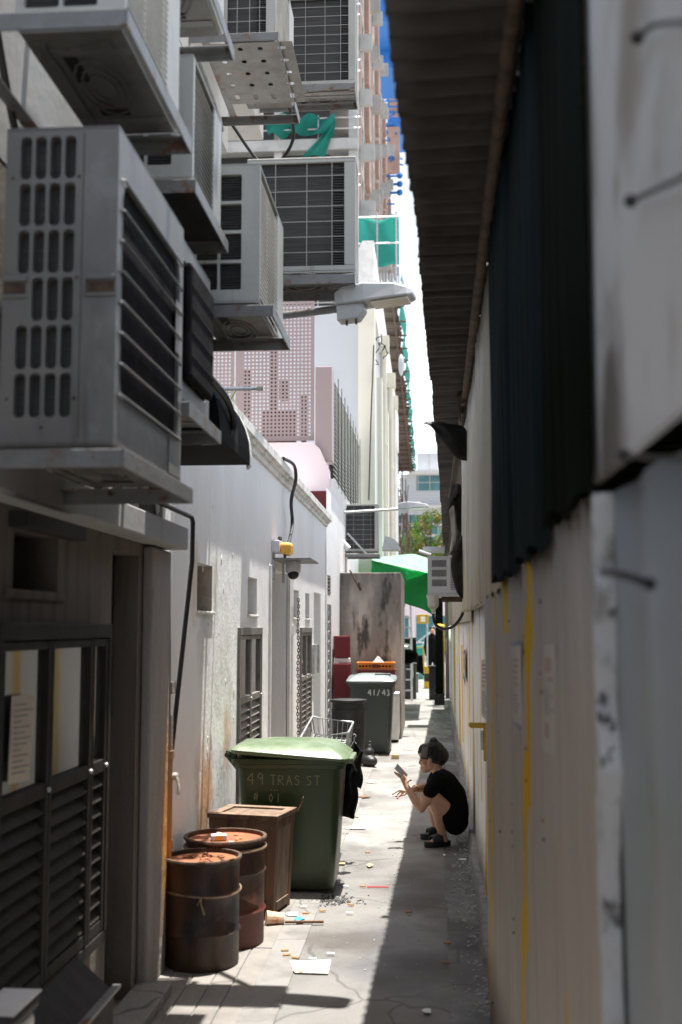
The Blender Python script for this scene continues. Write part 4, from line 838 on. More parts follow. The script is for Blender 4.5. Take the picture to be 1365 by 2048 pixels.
# yellow latch
t = thing('gate_latch', 'yellow painted angle latch with steel plate on hoarding', 'latch', PX(970, 1520, .29)); Yl = 6.3
a = P(978, 1450, Yl); b = P(978, 1522, Yl); c = P(941, 1450, Yl)
MB().box(a.x-.03, a.x, Yl-.02, Yl+.01, b.z, a.z+.012).box(c.x, a.x-.0302, Yl-.02, Yl+.02, a.z-.016, a.z+.012).ball((c.x+.005, Yl, a.z), .016, 8).build('angle_bar', yellowp, t, bevel=.003)
MB().box(a.x-.045, a.x-.031, Yl-.015, Yl+.01, b.z+.06, a.z-.03).build('lock_plate', steel, t, bevel=.002)
# ------------------------------------------------------------------ barrels, crate, bins
def barrel(label, c, r, h, m_, rimm, group):
    t = thing('oil_drum', label, 'barrel', c, group); k = r/.185
    pr = [(r*.97, 0), (r, .012), (r, h*.30), (r+.010*k, h*.325), (r, h*.35), (r, h*.66), (r+.010*k, h*.69), (r, h*.72), (r, h-.03), (r+.004, h-.02), (r+.008*k, h-.004), (r+.006*k, h), (r-.006, h), (r-.008, h-.02)]
    MB().lathe(c, pr, 48).build('body', m_, t, smooth=True)
    l = MB(); l.lathe(V(c), [(r-.0085, h-.022), (r-.0085, h-.018), (r*.6, h-.015), (.01, h-.014)], 40); ld_ = l.build('lid', rustlid, t, smooth=True)
    MB().lathe(V(c), [(r-.001+.009*k, h-.012), (r+.013*k, h-.006), (r+.011*k, h+.003), (r-.004, h+.003), (r-.006, h-.008)], 48, None, False).build('rim', rustm if not rimm else ringm, t, smooth=True)
    return t, ld_
b1, l1 = barrel('shorter blue black rusty drum in front, flaking orange top', (-1.158, 5.913, .004), .187, .532, drum1, False, 'rusty oil drums by the white wall')
MB().tube([(-1.158+.195*math.cos(a), 5.913+.195*math.sin(a), .372+.006*math.sin(a*2)) for a in [k*math.pi/18 for k in range(36)]], .0055, 6, closed=True).tube([(-1.13, 5.715, .37), (-1.125, 5.708, .34), (-1.11, 5.712, .29)], .005).tube([(-1.12, 5.715, .375), (-1.135, 5.71, .355), (-1.145, 5.714, .335)], .005).build('wire_hoop', ringm, b1, smooth=True)
fk = MB()
for k in range(16):
    a = random.uniform(0, 6.28); rr = random.uniform(.02, .13); s = random.uniform(.01, .04); p = V((-1.158+rr*math.cos(a), 5.913+rr*math.sin(a), .522)); fk.add([p+V((s*math.cos(q)*random.uniform(.6, 1.4), s*math.sin(q)*random.uniform(.5, 1), random.uniform(0, .014))) for q in (0, 1.2, 2.5, 3.8, 5)], [(0, 1, 2, 3, 4)])
fk.build('rust_flake', rustlid, b1, solid=.002)
b2, l2 = barrel('taller red brown rusty drum with pale hoop behind the first', (-1.115, 6.315, .004), .214, .562, drum2, False, 'rusty oil drums by the white wall')
MB().tube([(-1.115+.221*math.cos(a), 6.315+.221*math.sin(a), .513) for a in [k*math.pi/18 for k in range(36)]], .009, 8, closed=True).build('hoop', ringm, b2, smooth=True)
t = thing('tobacco_tin', 'small yellow and grey tin box lying on drum lid', 'tin', (-1.14, 6.27, .555)); M_ = Matrix.Translation((-1.14, 6.25, .555)) @ Matrix.Rotation(.25, 4, 'Z')
MB().box(-.042, .042, -.03, .03, 0, .028, M_).build('tin', wac, t, bevel=.004); MB().box(-.02, .025, -.0312, -.0302, .002, .026, M_).build('yellow_label', yellowl, t)
for k in range(7):
    a = random.uniform(0, 6.28); rr = random.uniform(.06, .15); p = V((-1.115+rr*math.cos(a), 6.315+rr*math.sin(a), .556)); d = V((math.cos(a*3), math.sin(a*3), 0))*.014
    tag(MB().tube([p-d, p+d], .0045, 6).build('cigarette_butt', buttm if k % 2 else papw), 'cigarette butt lying on the taller drum lid', 'cigarette butt', 'butts on the drum lid')
# wooden crate
R = Matrix.Translation((-.90, 6.83, .006)) @ Matrix.Rotation(math.radians(-12), 4, 'Z')
cr = thing('wooden_crate', 'old brown wooden crate between rusty drums and green bin', 'crate', (-1.05, 6.85, 0)); W, D, H = .43, .335, .585
def taper(mb, o): 
    for i in range(o, len(mb.v)): p = R.inverted() @ mb.v[i]; k = 1-.10*(1-p.z/H); mb.v[i] = R @ V((p.x*k-.025*(1-p.z/H), p.y*k+.02*(1-p.z/H), p.z))
    return mb
f = MB()
for x in (-W, -.055):
    for y in (0, D-.05): f.box(x, x+.055, y, y+.05, 0, H-.03, R)
for y, e in ((-.004, .03), (D-.026, .03)):
    f.box(-W-.004, .004, y, y+e, H-.09, H-.032, R); f.box(-W+.056, -.056, y+.002, y+e, .02, .08, R)
for x in (-W-.003, -.025):
    f.box(x, x+.028, .052, D-.052, H-.085, H-.033, R); f.box(x, x+.028, .052, D-.052, .02, .075, R)
f.box(-W-.01, .01, -.012, .055, H-.03, H, R).box(-W-.01, .01, D-.05, D+.01, H-.03, H, R).box(-W-.01, -W+.05, .056, D-.051, H-.03, H-.001, R).box(-.045, .01, .056, D-.051, H-.03, H-.001, R)
taper(f, 0).build('frame', woodm, cr, bevel=.003)
p = MB(); p.box(-W+.056, -.056, .012, .02, .081, H-.091, R); p.box(-W+.05, -.05, .05, D-.05, H-.042, H-.031, R); taper(p, 0).each('front_panel', woodm, cr)
p = MB(); p.box(-.012, -.004, .053, D-.053, .076, H-.086, R); p.box(-W+.006, -W+.012, .053, D-.053, .076, H-.086, R); taper(p, 0).each('side_panel', woodp, cr)
p = MB()
for j in range(3): p.box(-W+.051+j*.112, -W+.16+j*.112, .057, D-.052, H-.030, H-.012+random.uniform(-.002, .002), R)
taper(p, 0).build('lid_board', woodp, cr, bevel=.002)
# green wheelie bin (hinge and wheels against the wall)
def wheelie(name, label, x0, x1, y0, y1, h, bm_, lm_, text, dirx=True, tm=chalk, th=.006):
    """tapered two wheeled bin; opening edge towards +x when dirx else towards -y"""
    t = thing(name, label, 'wheelie bin', ((x0+x1)/2, (y0+y1)/2, 0), 'wheelie bins along the alley')
    cx, cy = (x0+x1)/2, (y0+y1)/2; hx, hy = (x1-x0)/2, (y1-y0)/2
    def ringp(k, z, e=0, n=5, r=.05):
        pts = []
        for sx, sy, a0 in ((1, 1, 0), (-1, 1, 90), (-1, -1, 180), (1, -1, 270)):
            for j in range(n):
                a = math.radians(a0+90*j/(n-1)); pts.append(V((cx+sx*(hx*k+e-r)+r*math.cos(a), cy+sy*(hy*k+e-r)+r*math.sin(a), z)))
        return pts
    b = MB(); secs = [(.80, .03, 0), (.82, .05, 0), (.97, h-.085, -.004), (.975, h-.08, .012), (.985, h-.055, .014), (.985, h-.05, .03), (.985, h-.02, .032), (.985, h-.016, .012)]
    for k, z, e in secs: b.v += ringp(k, z, e)
    n = 20
    for i in range(len(secs)-1):
        for j in range(n): b.f.append((i*n+j, i*n+(j+1) % n, (i+1)*n+(j+1) % n, (i+1)*n+j))
    b.f += [tuple(range(n))[::-1], tuple(range(len(b.v)-n, len(b.v)))]
    b.build('body', bm_, t, smooth=True)
    l = MB(); ls = [(.985, h-.012, .03), (.985, h+.012, .036), (.97, h+.03, .02), (.80, h+.062, 0), (.5, h+.082, 0)]
    for k, z, e in ls:
        q = ringp(k, z, e)
        for v in q:
            if dirx: v.z -= .025*((v.x-cx)/hx) if k > .9 else 0
            else: v.z += .02*((v.y-cy)/hy) if k > .9 else 0
        l.v += q
    for i in range(len(ls)-1):
        for j in range(n): l.f.append((i*n+j, i*n+(j+1) % n, (i+1)*n+(j+1) % n, (i+1)*n+j))
    l.f += [tuple(range(n))[::-1], tuple(range(len(l.v)-n, len(l.v)))]
    lo_ = l.build('lid', lm_, t, smooth=True)
    if dirx:
        for yy in (y0+.05, y1-.1):
            MB().prism([(x0-.0, yy, h-.1), (x0-.0, yy, h+.015), (x0-.07, yy, h+.03), (x0-.075, yy, h-.01)], (0, .05, 0)).build('hinge', bm_, t, bevel=.008)
        MB().tube([(x0-.06, y0+.03, h+.0), (x0-.06, y1-.03, h)], .016, 10).build('handle', bm_, t, smooth=True)
        MB().box(x1+.01, x1+.06, y0+.1, y1-.1, h-.055, h-.02).build('lid_grip', lm_, lo_, bevel=.008)
        wy = ((x0+.1, y0+.03), (x0+.1, y1-.08)); RM = Matrix.Rotation(-math.pi/2, 4, 'X')
    else:
        MB().tube([(x0+.06, y1+.05, h), (x1-.06, y1+.05, h)], .016, 10).build('handle', bm_, t, smooth=True)
        MB().box(x0+.12, x1-.12, y0-.055, y0-.02, h-.035, h-.005).build('lid_grip', lm_, lo_, bevel=.008)
        MB().box(cx+.05, x1-.04, y0+.1, y0+.16, h+.062, h+.09).box(x0+.06, x1-.08, y0+.12, y0+.14, h+.06, h+.075).build('lid_rib', lm_, lo_, bevel=.004)
    if not dirx: wy = ((x0+.05, y1-.1), (x1-.1, y1-.1)); RM = Matrix.Rotation(math.pi/2, 4, 'Y')
    for a, b_ in wy: MB().lathe((a, b_, .1), [(.05, 0), (.1, .004), (.1, .046), (.05, .05)], 20, RM).build('wheel', rubber, t)
    q = MB(); tap = (y1-y0)/2*.15/(h-.18)
    for s, x, z, hh in text:
        yy = cy-hy*(.82+.15*(z-.05)/(h-.18))-.003
        write(q, s, (x, yy, z), (1, 0, 0), (0, -tap, 1), hh, th)
    q.build('chalk_writing', tm, t)
    return t
wheelie('green_bin', 'big green wheelie bin with chalked street address beside wooden crate', -1.25, -.55, 7.41, 7.98, .875, binm, binlid, [('49', -1.17, .69, .075), ('TRAS', -1.02, .69, .062), ('ST', -.785, .69, .06), ('---', -1.02, .645, .025), ('#', -1.13, .59, .05), ('01', -1.03, .58, .055), ('02', -1.01, .51, .05)], True, chalk, .006)
wheelie('slate_bin', 'dark slate wheelie bin with white chalk house numbers and crates behind', -1.075, -.465, 15.46, 16.1, .99, bind, binlid2, [('41/43', -.81, .79, .075)], False, chalkw, .012)
t = thing('black_drum', 'black plastic drum with lid ring against white wall', 'barrel', (-1.0, 14.42, 0))
MB().lathe((-1.0, 14.42, 0), [(.19, 0), (.2, .02), (.21, .4), (.215, .68), (.205, .69), (.205, .76), (.222, .77), (.222, .80), (.2, .805)], 32).build('body', blackp, t, smooth=True)
MB().lathe((-1.0, 14.42, 0), [(.226, .775), (.23, .785), (.228, .80), (.21, .808)], 32, None, False).build('rim', rubber, t, smooth=True)
bag = MB()
for dx, dy, dz, r in ((0, 0, .08, .10), (.04, -.05, .07, .08), (-.04, .04, .12, .09), (.01, 0, .18, .065), (.015, 0, .25, .03), (.02, .01, .30, .022)): bag.ball((-.74+dx, 14.2+dy, dz), (r, r, r*.85), 12)
bo = remeshed(bag, .015, 4).build('rubbish_bag', rubber, smooth=True); tag(bo, 'small black rubbish bag slumped beside black drum', 'bag')
t = thing('white_cabinet', 'scuffed white metal box behind slate bin', 'cabinet', (-.75, 17.3, 0)); MB().box(-1.14, -.445, 17.15, 17.62, .04, .70).build('body', whitep, t, bevel=.012); MB().box(-1.15, -.435, 17.14, 17.63, .703, .725).build('top', whitep, t, bevel=.006); MB().box(-1.07, -.46, 17.2, 17.6, 0, .038).build('base', darkm, t); MB().box(-.444, -.438, 17.2, 17.58, .1, .66).build('door', whitep, t, bevel=.003)
def tray(label, x0, x1, y0, y1, z, h, m_, name):
    t = thing(name, label, 'crate', ((x0+x1)/2, (y0+y1)/2, z)); b = MB(); e = .02
    b.box(x0+e, x1-e, y0+e, y1-e, z, z+.012)
    for (a, c, d, f_) in ((x0, x1, y0, y0+.012), (x0, x1, y1-.012, y1)):
        b.box(a+e*.6, c-e*.6, d, f_, z+.012, z+h*.3); b.box(a+e*.6, c-e*.6, d, f_, z+h*.62, z+h-.02)
        k = a+e*.6
        while k < c-e: b.box(k, k+.012, d+.001, f_-.001, z+h*.3, z+h*.62); k += .05
    b.box(x0+e*.6, x0+.024, y0+.012, y1-.012, z+.012, z+h-.02); b.box(x1-.024, x1-e*.6, y0+.012, y1-.012, z+.012, z+h-.02); b.build('tray', m_, t)
    r = MB(); r.box(x0-.008, x1+.008, y0-.01, y0+.014, z+h-.019, z+h).box(x0-.008, x1+.008, y1-.014, y1+.01, z+h-.019, z+h).box(x0-.008, x0+.016, y0+.014, y1-.014, z+h-.019, z+h).box(x1-.016, x1+.008, y0+.014, y1-.014, z+h-.019, z+h); r.build('rim', m_, t, bevel=.004)
    MB().box(x0+.03, x1-.03, y0+.016, y1-.016, z+.014, z+h*.6).build('contents', darkm, t)
    return t
tray('maroon slatted plastic crate, lower of two crates', -1.08, -.49, 17.17, 17.57, .728, .345, maroonp, 'maroon_crate')
t = tray('orange slatted plastic crate on top of maroon crate', -1.065, -.505, 17.19, 17.55, 1.075, .105, orangep, 'orange_crate')
MB().box(-.84, -.74, 17.186, 17.1885, 1.10, 1.15).ball((-.87, 17.186, 1.125), (.02, .004, .022), 10).build('printed_mark', maroonp, t)
pp = MB(); pp.prism([(-.84, 17.27, 1.17), (-.66, 17.27, 1.17), (-.73, 17.29, 1.25), (-.76, 17.3, 1.27)], (0, .1, .0)); tag(pp.build('crumpled_paper', papw), 'crumpled white paper heap poking out of orange crate', 'paper')
for lab, za, zb, Y in (('upper dark red metal box on wall behind drum', 1.27, 1.58, 16.3), ('taller lower dark red metal box beside black drum', .66, 1.19, 16.2)):
    t = thing('red_box', lab, 'box', (-1.27, Y+.15, za)); MB().box(-1.345, -1.13 if za > 1 else -1.10, Y, Y+.3, za, zb).build('box', redp, t, bevel=.006); MB().box(-1.34, -1.105, Y-.006, Y-.0005, za+.01, zb-.01).build('door', redp, t, bevel=.003)
tag(MB().box(-1.34, -1.12, 16.32, 16.6, 1.20, 1.262).build('white_box', whitep, bevel=.005), 'white band between the two dark red metal boxes', 'box')
# drying rack with clothes
t = thing('drying_rack', 'white wire basket rack standing behind green bin', 'rack', (-.8, 8.5, 0)); f = MB()
Yr = 8.35; c0 = [P(x, y_, Y_) for x, y_, Y_ in ((600, 1478, 8.2), (697, 1466, 8.2), (707, 1445, 8.9), (625, 1434, 8.9))]
f.tube(c0, .009, 8, closed=True); c1 = [p+V((.02 if i in (0, 3) else -.02, 0, -.13)) for i, p in enumerate(c0)]; f.tube(c1, .006, 6, closed=True)
for i in range(4): f.tube([c0[i], c1[i]], .006, 6); f.tube([c1[i], V((-.95 if i in (0, 3) else -.74, c1[i].y+.05, .0))], .008, 6)
f.tube([c0[1], V((c0[1].x-.01, c0[1].y-.02, .7))], .010, 8); f.build('frame', steel, t)
wv = MB()
for k in range(1, 8): wv.tube([c0[0].lerp(c0[1], k/8), c1[0].lerp(c1[1], k/8), c1[3].lerp(c1[2], k/8), c0[3].lerp(c0[2], k/8)], .003, 5)
for k in range(1, 7): wv.tube([c0[0].lerp(c0[3], k/7), c1[0].lerp(c1[3], k/7), c1[1].lerp(c1[2], k/7), c0[1].lerp(c0[2], k/7)], .003, 5)
wv.build('wire_mesh', steel, t)
def garment(label, top, wd, h, Y, sl):
    t = thing('hanging_shirt', label, 'shirt', top, 'black clothes on the drying rack'); top = V(top); m = MB(); nu, nv = 16, 22
    def fn(s):
        def g(u, v):
            wv_ = wd*(.32+.68*min(1, u*5))*(1+.06*math.sin(u*4+sl)); x = (v-.5)*wv_
            return top+V((x+.012*math.sin(u*9+sl)-.03*u*sl*.3, s*.022*math.sin(v*math.pi)**.5+.03*math.sin(v*11+u*4+sl)*min(1, u*2), -h*u*(1+.03*math.sin(v*7+sl))-.025*abs(v-.5)*2*(u < .2)))
        return g
    m.grid(nu, nv, fn(1)); m.grid(nu, nv, fn(-1)); m.build('cloth', clothb, t, smooth=True, solid=.003)
    MB().tube([top+V((-wd*.3, 0, -.05)), top+V((0, 0, .012)), top+V((wd*.3, 0, -.05)), top+V((-wd*.3, 0, -.05))], .003, 5).tube(smooth_path([top+V((0, 0, .012)), top+V((0, 0, .03)), top+V((.012, 0, .045)), top+V((0, 0, .058)), top+V((-.008, 0, .05))]), .003, 5).build('hanger', wac, t)
garment('black shirt on white hanger, higher of two hanging clothes', P(709, 1484, 8.5), .115, .33, 8.5, .6)
garment('long black garment hanging low against the green bin', P(698, 1518, 8.15), .14, .40, 8.15, 1.9)
# ------------------------------------------------------------------ squatting woman
pt = lambda x, y, Y=8.98: P(x, y, Y+.29)
w_ = thing('person', 'woman in black squatting by hoarding, looking at her phone', 'person', P(893, 1690, 9.24).to_2d().to_3d())
NY, FY = 8.80, 9.14
b = MB()
# head and face in profile (looks left and down)
b.ball(pt(867, 1509), (.083, .076, .092), 18)
b.chain([(pt(855, 1521), .055), (pt(854, 1533), .040), (pt(855.5, 1540), .021)]); b.ball(pt(862, 1531), (.04, .05, .04), 14)
b.chain([(pt(842.5, 1517), .010), (pt(839.8, 1526), .011)]); b.ball(pt(842, 1527.5), (.012, .014, .009), 10); b.ball(pt(843, 1508), (.02, .05, .022), 10)
b.chain([(pt(844.5, 1534.5), .013), (pt(846.5, 1538), .012)]); b.ball(pt(849, 1542.5), (.02, .02, .014), 12)
for s in (-1, 1): b.ball(pt(859.5, 1522, 8.98+s*.076), (.017, .010, .028), 10); b.ball(pt(848, 1524, 8.98+s*.04), (.025, .022, .025), 10)
b.chain([(pt(872, 1528), .046), (pt(877, 1546), .047), (pt(885, 1556), .06)])
# torso core, hips
for s in (-1, 1):
    b.chain([(pt(890, 1562, 8.97+s*.10), .07), (pt(905, 1590, 8.97+s*.07), .085), (pt(911, 1615, 8.97+s*.07), .08), (pt(911, 1643, 8.97+s*.08), .092)])
# arms
SN, EN, WN = pt(878, 1557, NY), pt(843, 1617, 8.74), pt(813, 1572, 8.78)
b.chain([(SN, .050), (pt(860, 1590, 8.76), .041), (EN, .033), (pt(833, 1604, 8.75), .036), (WN, .0225)])
SF, EF, WF = pt(872, 1556, FY), pt(862, 1572, 9.30), pt(829, 1579, 9.10)
b.chain([(SF, .050), (EF, .038), (pt(846, 1575, 9.2), .037), (WF, .022)])
# near hand: palm behind the phone, four fingers on its back edge, thumb on the front
HN = pt(808, 1558, 8.80); b.chain([(WN, .022), (pt(810.5, 1564, 8.79), .025), (HN, .027)])
PH0, PH1 = pt(811.5, 1553, 8.815), pt(793.5, 1533.5, 8.80)      # phone axis, bottom to top
ax = (PH1-PH0).normalized()
for k in range(4):
    r0 = HN+V((-.012, .012-.004*k, .004))+ax*(.002+.013*k); tip = r0+V((-.030, -.002, .020))+ax*.004
    b.chain([(r0, .0095), (r0.lerp(tip, .6)+V((-.010, 0, 0)), .0085), (tip, .007)], 8)
b.chain([(HN+V((.008, -.018, .004)), .012), (pt(807.5, 1552, 8.765), .010), (pt(806.5, 1547, 8.772), .008)], 8)   # thumb along phone
b.chain([(HN+V((.012, -.006, -.014)), .009), (pt(817, 1563, 8.78), .008), (pt(821, 1561, 8.78), .0065)], 8)        # little finger stuck out
# far hand: relaxed, cigarette between two fingers
HF = pt(813, 1583, 9.06); b.chain([(WF, .022), (pt(821, 1581, 9.08), .025), (HF, .025)])
for k, (mx, my, tx, ty, dY) in enumerate(((800, 1580, 787, 1588, -.03), (800, 1584, 793.5, 1592, -.012), (803, 1589, 796, 1596, .006), (807, 1590, 801, 1592, .022))):
    b.chain([(HF+V((-.008, dY*.8, .004)), .0105), (pt(mx, my, 9.06+dY), .0088), (pt(tx, ty, 9.05+dY), .0062)], 8)
b.chain([(HF+V((.0, -.02, -.01)), .011), (pt(808, 1590, 9.02), .0095), (pt(803, 1590.5, 9.02), .0075)], 8)
# legs
for s, (hx, hy, hY), (kx, ky, kY), (axx, ay, aY), (tx, ty, tY) in (
    (0, (908, 1640, 8.88), (864, 1592, 8.78), (886, 1671, 8.84), (862, 1684, 8.80)),
    (1, (908, 1638, 9.06), (854, 1594, 9.14), (877, 1661, 9.16), (854, 1671, 9.14))):
    H_, K_, A_, T_ = pt(hx, hy, hY), pt(kx, ky, kY), pt(axx, ay, aY), pt(tx, ty, tY)
    b.chain([(H_, .088), (H_.lerp(K_, .5)+V((0, 0, -.004)), .078), (K_, .054)]); b.chain([(K_, .052), (K_.lerp(A_, .38)+V((.018, 0, 0)), .055), (K_.lerp(A_, .75), .036), (A_, .033)])
    b.chain([(A_, .033), (A_+V((.012, 0, -.035)), .032)]); b.chain([(A_+V((0, 0, -.02)), .030), (A_.lerp(T_, .55)+V((0, 0, -.004)), .028), (T_+V((.01, 0, -.003)), .022)])
    for k in range(5): e = V((-.012+.005*abs(k-1.2), (k-2)*.015, -.004)); b.cap(T_+V((.02, (k-2)*.014, 0)), .010, T_+e, .0085 if k else .011, 8)
remeshed(b, .006, 4, .45).build('body', skin, w_, smooth=True)
# clothes
s = MB()
s.chain([(pt(884, 1556, 8.97), .075), (pt(889, 1562, 8.97), .09)])
for q in (-1, 1):
    s.chain([(pt(884, 1557, 8.97+q*.10), .066), (pt(893, 1566, 8.97+q*.09), .092), (pt(905, 1590, 8.97+q*.065), .110), (pt(911, 1616, 8.97+q*.065), .107), (pt(912, 1630, 8.97+q*.07), .105)], 18)
s.chain([(SN, .062), (pt(869, 1571, 8.765), .060), (pt(861, 1583, 8.755), .058)], 16); s.chain([(SF, .060), (SF.lerp(EF, .55), .056)], 16)
s.ball(pt(880, 1585, 8.9), (.06, .1, .06), 14)
remeshed(s, .008, 5).build('shirt', clothb, w_, smooth=True)
c = MB()
for q, (kx, ky, kY) in ((-1, (864, 1592, 8.78)), (1, (854, 1594, 9.14))):
    H_ = pt(908, 1640, 8.97+q*.09); K_ = pt(kx, ky, kY); c.chain([(pt(912, 1642, 8.97+q*.075), .102), (H_.lerp(K_, .30), .094)], 18); c.chain([(pt(912, 1625, 8.97+q*.07), .1), (pt(911, 1645, 8.97+q*.07), .098)], 16)
remeshed(c, .008, 5).build('shorts', clothb, w_, smooth=True)
h = MB(); h.ball(pt(869, 1506), (.096, .087, .097), 20); h.ball(pt(880, 1511), (.075, .08, .08), 16); h.ball(pt(867.5, 1482), (.034, .04, .032), 14); h.ball(pt(872, 1491), (.05, .05, .04), 14); h.ball(pt(883, 1523), (.032, .06, .035), 12)
h.chain([(pt(850, 1500), .052), (pt(843, 1504), .03)]); h.chain([(pt(855, 1511), .058), (pt(850, 1510), .045)])
cut = remeshed(h, .006, 3)
hr = cut.build('hair', hairm, w_, smooth=True); st = MB()
for k in range(26):
    a = pt(random.uniform(846, 886), random.uniform(1500, 1522), 8.895); b_ = pt(867+random.uniform(-6, 6), 1488+random.uniform(-6, 4), 8.95); st.tube(smooth_path([a, a.lerp(b_, .5)+V((0, -.022, .012)), b_], 4), .0022, 4)
for k in range(8): a = pt(random.uniform(872, 888), random.uniform(1518, 1528), 8.9); st.tube(smooth_path([a, a+V((.01, -.004, -.03)), a+V((random.uniform(-.01, .02), 0, -.055))], 3), .0014, 4)
st.build('hair_strands', hairm, hr)
pd = MB(); q = [pt(845, 1494, 8.885), pt(857, 1493.5, 8.875), pt(854, 1515, 8.888), pt(842.5, 1514, 8.90)]
pd.grid(6, 6, lambda a, c_: q[0].lerp(q[1], a).lerp(q[3].lerp(q[2], a), c_)+V((0, -.012*math.sin(a*3.14)*math.sin(c_*3.14)-.004, 0))); pd.build('hair_pad', clipm, w_, solid=.006)
e = MB(); e.ball(pt(842.8, 1520, 8.938), (.008, .008, .005), 8).ball(pt(843.4, 1514.5, 8.936), (.012, .008, .004), 8); e.build('eye', eyem, w_, smooth=True)
MB().ball(pt(844.3, 1535.5, 8.98), (.009, .017, .009), 8).build('lips', lipm, w_, smooth=True)
MB().tube([pt(857, 1527+3.2*math.sin(a), 8.90)+V((.006*math.cos(a), 0, .0)) for a in [k*math.pi/5 for k in range(10)]], .002, 5, closed=True).build('earring', wac, w_)
WB = WF.lerp(pt(846, 1575, 9.2), .1); d = (pt(846, 1575, 9.2)-WF).normalized(); u = d.cross(V((0, 0, 1))).normalized(); v = d.cross(u)
MB().tube([WB+(u*math.cos(a)+v*math.sin(a))*.031 for a in [k*math.pi/8 for k in range(16)]], .005, 6, closed=True).build('bracelet', goldm, w_, smooth=True)
n = MB()
for (x, y, Y, r) in ((786.5, 1588.5, 9.02, .008), (793, 1593, 9.035, .009), (795.5, 1597, 9.06, .008), (801, 1592, 9.0, .008), (822, 1560.5, 8.78, .0085), (806.3, 1545.8, 8.765, .0085)): n.ball(pt(x, y, Y), (r*1.0, r*.65, r*.75), 8)
n.build('fingernails', rednail, w_, smooth=True)
n = MB()
for k in range(5): n.ball(pt(862, 1684, 8.80)+V((-.018+.004*k, (k-2)*.015-.0, .004)), (.006, .006, .005), 8)
n.build('toenails', rednail, w_, smooth=True)
for (axx, ay, aY), (tx, ty, tY), gz in (((886, 1671, 8.84), (862, 1684, 8.80), 0), ((877, 1661, 9.16), (854, 1671, 9.14), 0)):
    A_, T_ = pt(axx, ay, aY), pt(tx, ty, tY); d = (T_-A_); d.z = 0; L = d.length; d.normalize(); sd = V((-d.y, d.x, 0)); H0 = V((A_.x, A_.y, 0))-d*.065
    so = MB(); poly = []; LL = L+.12
    for k in range(20):
        a = 2*math.pi*k/20; x = LL/2+LL/2*math.cos(a); wdt = (.046 if x > LL*.5 else .036)*(abs(math.sin(a))**.6)*(1 if math.sin(a) > 0 else -1); poly.append(H0+d*x+sd*wdt+V((0, 0, .004)))
    so.prism(poly, (0, 0, .042)); sl = so.build('sandal', sandalm, w_, bevel=.006)
    st = MB(); c_ = T_-d*.055
    def arch(u_, v_): 
        p = c_+d*(.052-.085*u_); a = math.pi*v_; return V((p.x, p.y, .035))+sd*.05*math.cos(a)*(1-.1*u_)+V((0, 0, (.048+.022*u_)*max(math.sin(a), 0)))
    st.grid(6, 11, arch); st.build('strap', sandalm, sl, smooth=True, solid=.007)
t = thing('phone', 'dark smartphone held up in her nearer hand', 'phone', PH0); wd = V((0.55, .83, 0)).normalized(); wd = (wd-ax*wd.dot(ax)).normalized(); nn = ax.cross(wd)
def slab(a0, a1, w0, th0, th1): 
    p0 = PH0+ax*a0; p1 = PH0+ax*a1; q = [p0-wd*w0+nn*th0, p0+wd*w0+nn*th0, p1+wd*w0+nn*th0, p1-wd*w0+nn*th0]; m = MB(); m.prism(q, nn*(th1-th0)); return m
Lp = (PH1-PH0).length
slab(-.01, Lp+.01, .036, -.004, .0035).build('case', phonee, t, bevel=.003); slab(-.006, Lp+.006, .033, -.0052, -.0041).build('back', phonem, t); slab(-.006, Lp+.006, .033, .0036, .0044).build('screen', phonem, t)
c0 = pt(795, 1590.5, 9.04); tag(MB().tube([c0, c0+V((-.062, -.02, -.008))], .0035, 8).build('cigarette', papw), 'thin white cigarette between fingers of her far hand', 'cigarette')
# ------------------------------------------------------------------ litter
def gp(px, py): return PZ(px, py, 0)
def litter(name, lab, cat, p, fn, m_, group=None): tag(fn(p).build(name, m_, loc=(p.x, p.y, 0)), lab, cat, group)
butts = [(622, 1780), (702, 1813), (726, 1776), (692, 1776), (646, 1825), (600, 1850), (608, 1818), (574, 1914), (591, 1920), (700, 1830), (612, 1830), (570, 1905), (626, 1922), (895, 1890), (893, 1930), (662, 1912), (736, 1707), (818, 1828)]
for k, (x, y) in enumerate(butts):
    p = gp(x, y); a = random.uniform(-.5, .5); d = V((math.cos(a), math.sin(a), 0))*.02
    litter('cigarette_butt', 'cigarette butt lying on the alley concrete', 'cigarette butt', p, lambda q: MB().tube([q-d+V((0, 0, .012)), q+d+V((0, 0, .012))], .006, 6), buttm if k % 3 else papw, 'butts scattered on the alley floor')
q4 = [gp(580, 1926), gp(662, 1924), gp(657, 1951), gp(590, 1949)]; pp_ = thing('paper_sheet', 'large stained white paper sheet lying flat beside drain', 'paper', gp(620, 1938)); MB().prism([v+V((0, 0, .008)) for v in q4], (0, 0, .003)).build('sheet', papw, pp_)
c4 = gp(606, 1941); MB().prism([c4+V((.055*math.cos(a*.785)*(1+.2*math.sin(a*3)), .07*math.sin(a*.785), .0112)) for a in range(8)], (0, 0, .001)).build('brown_stain', cardm, pp_)
